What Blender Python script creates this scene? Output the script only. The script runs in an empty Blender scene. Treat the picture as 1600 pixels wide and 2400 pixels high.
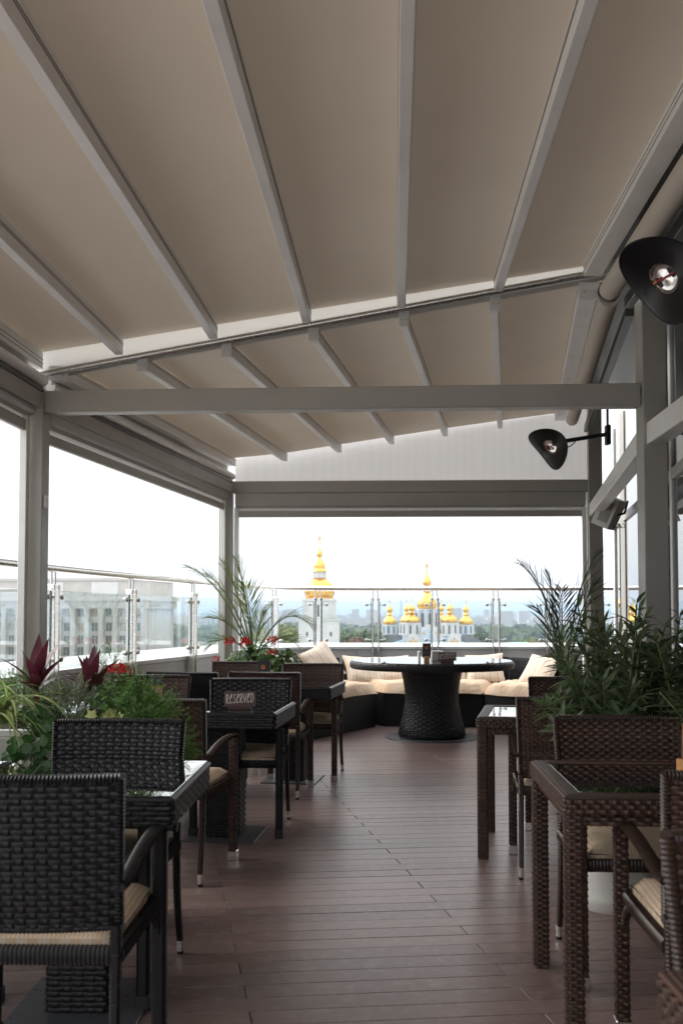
import bpy, math, random
from mathutils import Vector, Matrix

R = math.radians
random.seed(11)
scene = bpy.context.scene
col = scene.collection

# ------------------------------------------------------------------ camera
cam_d = bpy.data.cameras.new('camera')
cam = bpy.data.objects.new('camera', cam_d)
col.objects.link(cam)
cam.location = (0, 0, 1.28)
cam.rotation_euler = (R(92.5), 0, 0)
cam_d.lens = 33.75
cam_d.sensor_width = 36
cam_d.shift_y = 0.0595
cam_d.clip_start = 0.05
cam_d.clip_end = 60000
cam_d.dof.use_dof = True
cam_d.dof.focus_distance = 5.6
cam_d.dof.aperture_fstop = 4.5
scene.camera = cam

# ------------------------------------------------------------------ world, sun, exposure
SUN_EL, SUN_AZ = 36, -68          # degrees; azimuth from +Y towards +X
world = bpy.data.worlds.new('World')
scene.world = world
world.use_nodes = True
nt = world.node_tree
nt.nodes.clear()
out = nt.nodes.new('ShaderNodeOutputWorld')
bg = nt.nodes.new('ShaderNodeBackground')
bg.inputs['Strength'].default_value = 0.1
sky = nt.nodes.new('ShaderNodeTexSky')
sky.sky_type = 'NISHITA'
sky.sun_disc = False
sky.sun_elevation = R(SUN_EL)
sky.sun_rotation = R(SUN_AZ)
sky.dust_density = 6
hsv = nt.nodes.new('ShaderNodeHueSaturation')
hsv.inputs['Saturation'].default_value = 0.25
nt.links.new(sky.outputs[0], hsv.inputs['Color'])
cover = nt.nodes.new('ShaderNodeMix')          # even overcast layer over the clear sky
cover.data_type = 'RGBA'
cover.inputs[0].default_value = 0.93
cover.inputs[7].default_value = (9.3, 9.45, 9.75, 1)
tc = nt.nodes.new('ShaderNodeTexCoord')
cn = nt.nodes.new('ShaderNodeTexNoise')
cn.inputs['Scale'].default_value = 2.2
cn.inputs['Detail'].default_value = 4
cm = nt.nodes.new('ShaderNodeMapping')
cm.inputs['Scale'].default_value = (1, 1, 3.0)
nt.links.new(tc.outputs['Generated'], cm.inputs[0])
nt.links.new(cm.outputs[0], cn.inputs['Vector'])
cr = nt.nodes.new('ShaderNodeMapRange')
cr.inputs[1].default_value = 0.3
cr.inputs[2].default_value = 0.7
cr.inputs[3].default_value = 0.95
cr.inputs[4].default_value = 1.03
nt.links.new(cn.outputs[0], cr.inputs[0])
mul = nt.nodes.new('ShaderNodeVectorMath')
mul.operation = 'SCALE'
mul.inputs[0].default_value = (5.9, 5.95, 6.08)
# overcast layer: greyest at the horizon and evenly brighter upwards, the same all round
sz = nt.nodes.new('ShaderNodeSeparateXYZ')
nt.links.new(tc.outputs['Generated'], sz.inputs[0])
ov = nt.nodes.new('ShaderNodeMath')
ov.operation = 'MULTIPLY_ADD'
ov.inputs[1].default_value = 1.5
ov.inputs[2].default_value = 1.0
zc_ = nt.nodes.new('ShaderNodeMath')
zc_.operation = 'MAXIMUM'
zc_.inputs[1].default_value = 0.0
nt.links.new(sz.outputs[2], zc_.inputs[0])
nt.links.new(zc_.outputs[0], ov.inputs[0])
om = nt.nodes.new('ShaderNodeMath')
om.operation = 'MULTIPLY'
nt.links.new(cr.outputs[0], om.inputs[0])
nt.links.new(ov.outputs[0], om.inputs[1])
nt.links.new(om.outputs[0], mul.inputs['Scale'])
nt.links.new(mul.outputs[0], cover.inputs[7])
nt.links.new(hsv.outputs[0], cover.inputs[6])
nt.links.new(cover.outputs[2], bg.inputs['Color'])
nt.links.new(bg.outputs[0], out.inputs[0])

sun_d = bpy.data.lights.new('sun', 'SUN')
sun_d.energy = 1.5
sun_d.angle = R(50)
sun_d.color = (1.0, 0.96, 0.9)
sun = bpy.data.objects.new('sun', sun_d)
col.objects.link(sun)
_sd = Vector((math.sin(R(SUN_AZ)) * math.cos(R(SUN_EL)), math.cos(R(SUN_AZ)) * math.cos(R(SUN_EL)), math.sin(R(SUN_EL))))
sun.rotation_euler = _sd.to_track_quat('Z', 'Y').to_euler()

vs = scene.view_settings
vs.view_transform = 'Standard'
vs.look = 'None'
vs.exposure = 1.08
vs.gamma = 1.0
vs.use_curve_mapping = False
cy = scene.cycles
cy.use_denoising = True
cy.max_bounces = 8
cy.diffuse_bounces = 5
cy.glossy_bounces = 4
cy.transmission_bounces = 6
cy.transparent_max_bounces = 24
cy.volume_bounces = 0
cy.caustics_reflective = False
cy.caustics_refractive = False
cy.sample_clamp_indirect = 6
cy.use_adaptive_sampling = True

# ------------------------------------------------------------------ material helpers
def new_mat(name):
    m = bpy.data.materials.new(name)
    m.use_nodes = True
    n = m.node_tree.nodes
    p = n['Principled BSDF']
    return m, m.node_tree, p

def nd(t, kind, **kw):
    n = t.nodes.new(kind)
    for k, v in kw.items():
        if hasattr(n, k) and not isinstance(v, (tuple,)):
            setattr(n, k, v)
        else:
            n.inputs[k].default_value = v
    return n

def ramp(t, stops, fac=None):
    r = t.nodes.new('ShaderNodeValToRGB')
    e = r.color_ramp.elements
    while len(e) < len(stops):
        e.new(0.5)
    for i, (p, c) in enumerate(stops):
        e[i].position = p
        e[i].color = (*c, 1)
    if fac is not None:
        t.links.new(fac, r.inputs[0])
    return r

def coords(t, kind='Object', scale=(1, 1, 1), rot=(0, 0, 0)):
    c = t.nodes.new('ShaderNodeTexCoord')
    m = t.nodes.new('ShaderNodeMapping')
    m.inputs['Scale'].default_value = scale
    m.inputs['Rotation'].default_value = rot
    t.links.new(c.outputs[kind], m.inputs[0])
    return m.outputs[0]

def noise(t, vec, scale, detail=4, rough=0.55):
    n = t.nodes.new('ShaderNodeTexNoise')
    n.inputs['Scale'].default_value = scale
    n.inputs['Detail'].default_value = detail
    n.inputs['Roughness'].default_value = rough
    if vec is not None:
        t.links.new(vec, n.inputs['Vector'])
    return n.outputs[0]

def bump(t, p, height, strength=0.3, dist=0.01):
    b = t.nodes.new('ShaderNodeBump')
    b.inputs['Strength'].default_value = strength
    b.inputs['Distance'].default_value = dist
    t.links.new(height, b.inputs['Height'])
    t.links.new(b.outputs[0], p.inputs['Normal'])

def simple(name, c, rough=0.5, metal=0.0, var=0.12, vscale=8, spec=None, rvar=0.0, bumps=None):
    """A painted or moulded surface with mild mottling in colour and gloss."""
    m, t, p = new_mat(name)
    v = coords(t)
    f = noise(t, v, vscale)
    lo = tuple(max(0, x * (1 - var)) for x in c)
    hi = tuple(min(1, x * (1 + var)) for x in c)
    r = ramp(t, [(0.3, lo), (0.7, hi)], f)
    t.links.new(r.outputs[0], p.inputs['Base Color'])
    p.inputs['Roughness'].default_value = rough
    p.inputs['Metallic'].default_value = metal
    if spec is not None:
        p.inputs['Specular IOR Level'].default_value = spec
    if rvar:
        f2 = noise(t, v, vscale * 2.7, 6)
        mr = t.nodes.new('ShaderNodeMapRange')
        mr.inputs[1].default_value = 0.3
        mr.inputs[2].default_value = 0.7
        mr.inputs[3].default_value = rough - rvar
        mr.inputs[4].default_value = rough + rvar
        t.links.new(f2, mr.inputs[0])
        t.links.new(mr.outputs[0], p.inputs['Roughness'])
    if bumps:
        bump(t, p, noise(t, v, bumps[0], 5), bumps[1], bumps[2])
    return m

def leafmat(name, stops, trans=0.25, rough=0.45, stripe=None, spec=0.5):
    """Leaf: colour varies leaf by leaf, some light passes through."""
    m, t, p = new_mat(name)
    g = t.nodes.new('ShaderNodeNewGeometry')
    r = ramp(t, stops, g.outputs['Random Per Island'])
    c_out = r.outputs[0]
    if stripe:
        u = t.nodes.new('ShaderNodeTexCoord')
        sx = t.nodes.new('ShaderNodeSeparateXYZ')
        t.links.new(u.outputs['UV'], sx.inputs[0])
        rr = ramp(t, stripe, sx.outputs[0])
        mx = t.nodes.new('ShaderNodeMix')
        mx.data_type = 'RGBA'
        t.links.new(rr.outputs[0], mx.inputs[0])
        t.links.new(c_out, mx.inputs[6])
        mx.inputs[7].default_value = (0.62, 0.66, 0.38, 1)
        c_out = mx.outputs[2]
    t.links.new(c_out, p.inputs['Base Color'])
    p.inputs['Roughness'].default_value = rough
    p.inputs['Specular IOR Level'].default_value = spec
    tr = t.nodes.new('ShaderNodeBsdfTranslucent')
    t.links.new(c_out, tr.inputs[0])
    mix = t.nodes.new('ShaderNodeMixShader')
    mix.inputs[0].default_value = trans
    o = t.nodes['Material Output']
    t.links.new(p.outputs[0], mix.inputs[1])
    t.links.new(tr.outputs[0], mix.inputs[2])
    t.links.new(mix.outputs[0], o.inputs[0])
    return m

def panemat(name, tint, ior=1.5, boost=1.0, rough=0.0):
    """Thin sheet of glass: clear and tinted straight on, mirror-like at a glancing angle."""
    m, t, p = new_mat(name)
    t.nodes.remove(p)
    tr = t.nodes.new('ShaderNodeBsdfTransparent')
    tr.inputs[0].default_value = (*tint, 1)
    gl = t.nodes.new('ShaderNodeBsdfGlossy')
    gl.inputs['Roughness'].default_value = rough
    gl.inputs[0].default_value = (0.95, 0.97, 0.97, 1)
    fr = t.nodes.new('ShaderNodeFresnel')
    fr.inputs[0].default_value = ior
    mm = t.nodes.new('ShaderNodeMath')
    mm.operation = 'MULTIPLY'
    mm.use_clamp = True
    mm.inputs[1].default_value = boost
    t.links.new(fr.outputs[0], mm.inputs[0])
    mix = t.nodes.new('ShaderNodeMixShader')
    t.links.new(mm.outputs[0], mix.inputs[0])
    t.links.new(tr.outputs[0], mix.inputs[1])
    t.links.new(gl.outputs[0], mix.inputs[2])
    t.links.new(mix.outputs[0], t.nodes['Material Output'].inputs[0])
    return m

# ------------------------------------------------------------------ materials
M = {}
M['alu'] = simple('powder_coated_frame', (0.40, 0.382, 0.345), 0.42, var=0.05, vscale=3, rvar=0.06)
M['alu_light'] = simple('rafter_aluminium', (0.88, 0.87, 0.85), 0.4, var=0.05, vscale=4, rvar=0.06)
M['alu_white'] = simple('white_end_cap', (0.93, 0.925, 0.91), 0.4, var=0.03)
M['alu_dark'] = simple('dark_track', (0.045, 0.045, 0.042), 0.35)
M['steel'] = simple('polished_steel', (0.84, 0.82, 0.79), 0.24, metal=1, var=0.06, vscale=20, rvar=0.05)
M['steel_dull'] = simple('brushed_steel', (0.55, 0.54, 0.52), 0.3, metal=1, var=0.08, vscale=30, rvar=0.06)
M['chrome'] = simple('foot_cap_metal', (0.72, 0.71, 0.69), 0.22, metal=1, var=0.05)
M['plate'] = simple('painted_steel_plate', (0.075, 0.08, 0.088), 0.33, var=0.12, vscale=14, rvar=0.07)
M['parapet'] = simple('grey_cladding', (0.43, 0.42, 0.415), 0.35, var=0.05, vscale=2, rvar=0.08)
M['sill'] = simple('white_sill', (0.74, 0.75, 0.75), 0.35, var=0.05, vscale=3, rvar=0.08)
M['black'] = simple('black_lacquer', (0.012, 0.012, 0.013), 0.42, var=0.2)
M['whitepot'] = simple('white_plastic', (0.78, 0.77, 0.73), 0.38, var=0.04, vscale=5, rvar=0.06)
M['soil'] = simple('potting_soil', (0.045, 0.03, 0.02), 0.95, var=0.5, vscale=60, bumps=(90, 0.8, 0.01))
M['stem'] = simple('green_stem', (0.12, 0.15, 0.05), 0.6, var=0.25, vscale=30)
M['bark'] = simple('brown_stem', (0.13, 0.09, 0.05), 0.8, var=0.3, vscale=30)
M['wood'] = simple('light_wood', (0.55, 0.27, 0.09), 0.5, var=0.15, vscale=40)
M['card'] = simple('dark_card', (0.028, 0.024, 0.024), 0.45)
M['kraft'] = simple('kraft_paper', (0.42, 0.20, 0.09), 0.7, var=0.2, vscale=80)
M['signbrown'] = simple('sign_brown_wood', (0.055, 0.026, 0.02), 0.5, var=0.2, vscale=30)
M['chalk'] = simple('chalk_ink', (0.82, 0.76, 0.70), 0.8, var=0.05)
M['orange'] = simple('orange_print', (0.72, 0.22, 0.07), 0.6)
M['greytext'] = simple('grey_print', (0.25, 0.22, 0.2), 0.6)
M['white'] = simple('white_paper', (0.82, 0.81, 0.79), 0.6, var=0.02)
M['tglass_edge'] = simple('green_glass_edge', (0.10, 0.16, 0.14), 0.1)

def wicker(name, stops, rough, spec=0.5):
    m, t, p = new_mat(name)
    g = t.nodes.new('ShaderNodeNewGeometry')
    v = coords(t)
    n1 = noise(t, v, 55, 3)
    ad = t.nodes.new('ShaderNodeMath')
    ad.operation = 'MULTIPLY_ADD'
    t.links.new(g.outputs['Random Per Island'], ad.inputs[0])
    ad.inputs[1].default_value = 0.6
    sc = t.nodes.new('ShaderNodeMath')
    sc.operation = 'MULTIPLY'
    sc.inputs[1].default_value = 0.45
    t.links.new(n1, sc.inputs[0])
    t.links.new(sc.outputs[0], ad.inputs[2])
    r = ramp(t, stops, ad.outputs[0])
    t.links.new(r.outputs[0], p.inputs['Base Color'])
    p.inputs['Roughness'].default_value = rough
    p.inputs['Specular IOR Level'].default_value = spec
    return m
M['wblack'] = wicker('black_resin_wicker', [(0.0, (0.006, 0.006, 0.007)), (1.0, (0.014, 0.014, 0.016))], 0.38, 0.36)
M['wbrown'] = wicker('brown_resin_wicker', [(0.0, (0.022, 0.012, 0.009)), (0.5, (0.058, 0.030, 0.021)), (1.0, (0.125, 0.066, 0.045))], 0.40, 0.4)
M['wrap_black'] = simple('black_strand_wrap', (0.010, 0.010, 0.011), 0.4, var=0.2, spec=0.3)
M['wrap_brown'] = simple('brown_strand_wrap', (0.034, 0.019, 0.014), 0.38, var=0.3, vscale=40, spec=0.4)
M['core_black'] = simple('black_core', (0.008, 0.008, 0.009), 0.6)
M['core_brown'] = simple('brown_core', (0.014, 0.009, 0.007), 0.6)

# table glass: dark and strongly mirroring
m, t, p = new_mat('table_glass')
p.inputs['Base Color'].default_value = (0.012, 0.014, 0.014, 1)
p.inputs['Roughness'].default_value = 0.015
p.inputs['IOR'].default_value = 1.62
p.inputs['Coat Weight'].default_value = 1.0
p.inputs['Coat Roughness'].default_value = 0.01
p.inputs['Coat IOR'].default_value = 1.55
M['tglass'] = m

M['railglass'] = panemat('railing_glass', (0.955, 0.975, 0.975), 1.45, 0.4)
M['facglass'] = panemat('facade_glass', (0.30, 0.32, 0.31), 2.1, 1.35)

# canopy fabric: woven PVC, a little light comes through
m, t, p = new_mat('canopy_fabric')
v = coords(t, scale=(1, 1, 1))
f1 = noise(t, v, 1.1, 3)
wv = t.nodes.new('ShaderNodeTexWave')
wv.inputs['Scale'].default_value = 160
wv.inputs['Distortion'].default_value = 0.6
t.links.new(v, wv.inputs['Vector'])
r = ramp(t, [(0.3, (0.64, 0.575, 0.495)), (0.7, (0.69, 0.62, 0.54))], f1)
t.links.new(r.outputs[0], p.inputs['Base Color'])
p.inputs['Roughness'].default_value = 0.75
p.inputs['Specular IOR Level'].default_value = 0.25
bump(t, p, wv.outputs[1], 0.06, 0.002)
tr = t.nodes.new('ShaderNodeBsdfTranslucent')
tr.inputs[0].default_value = (0.66, 0.54, 0.41, 1)
mix = t.nodes.new('ShaderNodeMixShader')
mix.inputs[0].default_value = 0.038
t.links.new(p.outputs[0], mix.inputs[1])
t.links.new(tr.outputs[0], mix.inputs[2])
t.links.new(mix.outputs[0], t.nodes['Material Output'].inputs[0])
M['fabric'] = m

# white PVC edge strip of the canopy, glows with the light behind it
m, t, p = new_mat('edge_strip')
p.inputs['Base Color'].default_value = (0.86, 0.855, 0.84, 1)
p.inputs['Roughness'].default_value = 0.4
tr = t.nodes.new('ShaderNodeBsdfTranslucent')
tr.inputs[0].default_value = (0.86, 0.855, 0.84, 1)
mix = t.nodes.new('ShaderNodeMixShader')
mix.inputs[0].default_value = 0.5
t.links.new(p.outputs[0], mix.inputs[1])
t.links.new(tr.outputs[0], mix.inputs[2])
t.links.new(mix.outputs[0], t.nodes['Material Output'].inputs[0])
M['strip'] = m

# blind mesh: fine woven screen that glows with the sky behind it
m, t, p = new_mat('screen_mesh')
v = coords(t, scale=(1, 1, 0.22))
wv = t.nodes.new('ShaderNodeTexWave')
wv.inputs['Scale'].default_value = 3.2
wv.inputs['Distortion'].default_value = 6.0
wv.inputs['Detail'].default_value = 2.0
t.links.new(v, wv.inputs['Vector'])
r = ramp(t, [(0.25, (0.70, 0.685, 0.655)), (0.75, (0.685, 0.668, 0.672))], wv.outputs[1])
t.links.new(r.outputs[0], p.inputs['Base Color'])
p.inputs['Roughness'].default_value = 0.8
tr = t.nodes.new('ShaderNodeBsdfTranslucent')
t.links.new(r.outputs[0], tr.inputs[0])
tp = t.nodes.new('ShaderNodeBsdfTransparent')
mix = t.nodes.new('ShaderNodeMixShader')
mix.inputs[0].default_value = 0.6
mix2 = t.nodes.new('ShaderNodeMixShader')
mix2.inputs[0].default_value = 0.12
t.links.new(p.outputs[0], mix.inputs[1])
t.links.new(tr.outputs[0], mix.inputs[2])
t.links.new(mix.outputs[0], mix2.inputs[1])
t.links.new(tp.outputs[0], mix2.inputs[2])
t.links.new(mix2.outputs[0], t.nodes['Material Output'].inputs[0])
M['screen'] = m

# deck planks: brown composite, brushed lengthwise, scuffed, satin
m, t, p = new_mat('deck_plank')
oi = t.nodes.new('ShaderNodeObjectInfo')
geo = t.nodes.new('ShaderNodeNewGeometry')
mp = t.nodes.new('ShaderNodeMapping')
mp.inputs['Rotation'].default_value = (0, 0, R(-5.7))
t.links.new(geo.outputs['Position'], mp.inputs[0])
mp2 = t.nodes.new('ShaderNodeMapping')
mp2.inputs['Scale'].default_value = (1.2, 26, 1)
t.links.new(mp.outputs[0], mp2.inputs[0])
grain = noise(t, mp2.outputs[0], 5, 6, 0.65)
scuff = noise(t, mp.outputs[0], 16, 8, 0.72)
big = noise(t, mp.outputs[0], 0.9, 3)
r = ramp(t, [(0.25, (0.148, 0.094, 0.085)), (0.75, (0.245, 0.168, 0.153))], grain)
hs = t.nodes.new('ShaderNodeHueSaturation')
t.links.new(r.outputs[0], hs.inputs['Color'])
mr = t.nodes.new('ShaderNodeMapRange')
mr.inputs[3].default_value = 0.82
mr.inputs[4].default_value = 1.2
t.links.new(oi.outputs['Random'], mr.inputs[0])
t.links.new(mr.outputs[0], hs.inputs['Value'])
mx = t.nodes.new('ShaderNodeMix')
mx.data_type = 'RGBA'
rs = ramp(t, [(0.48, (0, 0, 0)), (0.70, (0.65, 0.65, 0.65))], scuff)
t.links.new(rs.outputs[0], mx.inputs[0])
t.links.new(hs.outputs[0], mx.inputs[6])
mx.inputs[7].default_value = (0.32, 0.27, 0.26, 1)
t.links.new(mx.outputs[2], p.inputs['Base Color'])
rr = t.nodes.new('ShaderNodeMapRange')
rr.inputs[1].default_value = 0.3
rr.inputs[2].default_value = 0.7
rr.inputs[3].default_value = 0.33
rr.inputs[4].default_value = 0.41
mxx = t.nodes.new('ShaderNodeMath')
mxx.operation = 'MULTIPLY_ADD'
mxx.inputs[1].default_value = 0.5
t.links.new(scuff, mxx.inputs[0])
hb = t.nodes.new('ShaderNodeMath')
hb.operation = 'MULTIPLY'
hb.inputs[1].default_value = 0.25
t.links.new(big, hb.inputs[0])
t.links.new(hb.outputs[0], mxx.inputs[2])
t.links.new(mxx.outputs[0], rr.inputs[0])
t.links.new(rr.outputs[0], p.inputs['Roughness'])
bump(t, p, grain, 0.10, 0.003)
p.inputs['Specular IOR Level'].default_value = 0.8
M['plank'] = m
M['subfloor'] = simple('deck_underlay', (0.012, 0.010, 0.009), 0.9)

def stripes(name, base, stripe, scale, axis, width=0.5, rough=0.8, kind='UV', third=None, crease=0.25):
    m, t, p = new_mat(name)
    v = coords(t, kind)
    sx = t.nodes.new('ShaderNodeSeparateXYZ')
    t.links.new(v, sx.inputs[0])
    mu = t.nodes.new('ShaderNodeMath')
    mu.operation = 'MULTIPLY'
    mu.inputs[1].default_value = scale
    t.links.new(sx.outputs[axis], mu.inputs[0])
    fr = t.nodes.new('ShaderNodeMath')
    fr.operation = 'FRACT'
    t.links.new(mu.outputs[0], fr.inputs[0])
    e = 0.04
    st = [(0.0, stripe), (width - e, stripe), (width + e, base), (1.0, base)]
    if third:
        st = [(0.0, stripe), (0.28, stripe), (0.34, base), (0.55, base), (0.6, third), (0.78, third), (0.84, base), (1.0, base)]
    r = ramp(t, st, fr.outputs[0])
    ov = coords(t, 'Object')
    n1 = noise(t, ov, 14, 4)
    mxc = t.nodes.new('ShaderNodeMix')
    mxc.data_type = 'RGBA'
    mxc.blend_type = 'MULTIPLY'
    mxc.inputs[0].default_value = 0.5
    r2 = ramp(t, [(0.3, (0.82, 0.82, 0.82)), (0.7, (1, 1, 1))], n1)
    t.links.new(r.outputs[0], mxc.inputs[6])
    t.links.new(r2.outputs[0], mxc.inputs[7])
    t.links.new(mxc.outputs[2], p.inputs['Base Color'])
    p.inputs['Roughness'].default_value = rough
    p.inputs['Specular IOR Level'].default_value = 0.2
    cz = coords(t, 'Object', scale=(1.0, 2.6, 1.6), rot=(0.4, 0.3, 0.5))
    bump(t, p, noise(t, cz, 7, 3), crease, 0.03)
    return m
M['cush'] = stripes('cream_striped_cushion', (0.66, 0.54, 0.41), (0.58, 0.42, 0.28), 38, 0, 0.45)
M['cush_edge'] = stripes('cushion_piping', (0.60, 0.50, 0.39), (0.56, 0.41, 0.28), 16, 0, 0.5)
M['sofa_cush'] = stripes('sofa_cushion_cover', (0.66, 0.51, 0.37), (0.62, 0.45, 0.31), 5, 0, 0.4, crease=0.55)
M['pillow'] = stripes('striped_pillow_cover', (0.74, 0.67, 0.58), (0.72, 0.55, 0.40), 5, 0, 0.4, third=(0.70, 0.60, 0.50), crease=0.4)

# leaves
M['oleander'] = leafmat('oleander_leaf', [(0, (0.075, 0.125, 0.06)), (0.6, (0.13, 0.20, 0.09)), (1, (0.27, 0.34, 0.17))], 0.48, 0.42, spec=1.0)
M['palm'] = leafmat('palm_leaf', [(0, (0.10, 0.15, 0.04)), (1, (0.24, 0.30, 0.09))], 0.25, 0.45)
M['palm_dark'] = leafmat('dark_palm_leaf', [(0, (0.025, 0.045, 0.022)), (1, (0.06, 0.09, 0.04))], 0.15, 0.45)
M['cordyline'] = leafmat('cordyline_leaf', [(0, (0.06, 0.02, 0.03)), (0.7, (0.12, 0.024, 0.04)), (1, (0.34, 0.025, 0.055))], 0.25, 0.32)
M['spider'] = leafmat('spider_plant_leaf', [(0, (0.20, 0.32, 0.07)), (1, (0.32, 0.44, 0.12))], 0.25, 0.4,
                      stripe=[(0.0, (0, 0, 0)), (0.3, (0, 0, 0)), (0.4, (1, 1, 1)), (0.6, (1, 1, 1)), (0.7, (0, 0, 0)), (1.0, (0, 0, 0))])
M['clover'] = leafmat('broad_dark_leaf', [(0, (0.018, 0.07, 0.014)), (1, (0.05, 0.15, 0.03))], 0.2, 0.4)
M['santolina'] = leafmat('grey_green_needles', [(0, (0.15, 0.20, 0.12)), (1, (0.28, 0.34, 0.21))], 0.15, 0.6)
M['fern'] = leafmat('asparagus_fern_needles', [(0, (0.07, 0.18, 0.04)), (1, (0.18, 0.34, 0.08))], 0.25, 0.5)
M['geranium'] = leafmat('geranium_leaf', [(0, (0.045, 0.11, 0.025)), (1, (0.14, 0.26, 0.06))], 0.25, 0.5)
M['ivy'] = leafmat('variegated_ivy_leaf', [(0, (0.16, 0.26, 0.06)), (0.5, (0.42, 0.45, 0.16)), (1, (0.55, 0.56, 0.26))], 0.2, 0.4)
M['redpetal'] = leafmat('red_petal', [(0, (0.45, 0.008, 0.012)), (1, (0.72, 0.025, 0.03))], 0.25, 0.5)
M['treeA'] = leafmat('tree_leaf_green', [(0, (0.045, 0.075, 0.02)), (1, (0.11, 0.14, 0.04))], 0.15, 0.6)
M['treeB'] = leafmat('tree_leaf_yellow', [(0, (0.12, 0.15, 0.03)), (1, (0.24, 0.25, 0.06))], 0.15, 0.6)
M['treeC'] = leafmat('tree_leaf_rust', [(0, (0.12, 0.06, 0.03)), (1, (0.26, 0.13, 0.06))], 0.15, 0.6)
M['treebark'] = simple('tree_bark', (0.06, 0.05, 0.04), 0.9)

# far buildings
M['gold'] = simple('gilded_metal', (0.72, 0.44, 0.10), 0.28, metal=1, var=0.10, vscale=0.5, rvar=0.08)
M['gilt_dark'] = simple('dull_gilding', (0.62, 0.40, 0.10), 0.45, metal=1, var=0.1)
M['limewash'] = simple('white_limewash', (0.58, 0.58, 0.57), 0.8, var=0.05, vscale=0.4)
M['paleblue'] = simple('pale_blue_plaster', (0.40, 0.53, 0.65), 0.8, var=0.06, vscale=0.4)
M['greenroof'] = simple('green_copper_ledge', (0.32, 0.40, 0.26), 0.7)
M['slate'] = simple('grey_sheet_roof', (0.16, 0.165, 0.17), 0.5, var=0.12, vscale=0.5)
M['bluewhite_roof'] = simple('pale_sheet_roof', (0.60, 0.70, 0.80), 0.5)
M['stone'] = simple('grey_limestone', (0.47, 0.455, 0.42), 0.85, var=0.08, vscale=0.3)
M['darkwin'] = simple('dark_window_glass', (0.10, 0.10, 0.10), 0.15)
M['warmwin'] = simple('window_with_blind', (0.33, 0.27, 0.20), 0.4)
M['concrete'] = simple('pale_concrete', (0.48, 0.46, 0.46), 0.8, var=0.1, vscale=0.05)
M['brick'] = simple('red_brown_block', (0.36, 0.17, 0.13), 0.8)
M['tealroof'] = simple('teal_sheet_roof', (0.16, 0.42, 0.38), 0.5)
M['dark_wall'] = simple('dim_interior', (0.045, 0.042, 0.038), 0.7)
M['beige_wall'] = simple('beige_render', (0.36, 0.31, 0.25), 0.85)
m, t, p = new_mat('lowland')
geo = t.nodes.new('ShaderNodeNewGeometry')
f1 = noise(t, geo.outputs['Position'], 0.004, 8, 0.65)
r = ramp(t, [(0.35, (0.04, 0.06, 0.04)), (0.55, (0.07, 0.09, 0.06)), (0.7, (0.15, 0.15, 0.13))], f1)
t.links.new(r.outputs[0], p.inputs['Base Color'])
p.inputs['Roughness'].default_value = 0.95
M['ground'] = m

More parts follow.
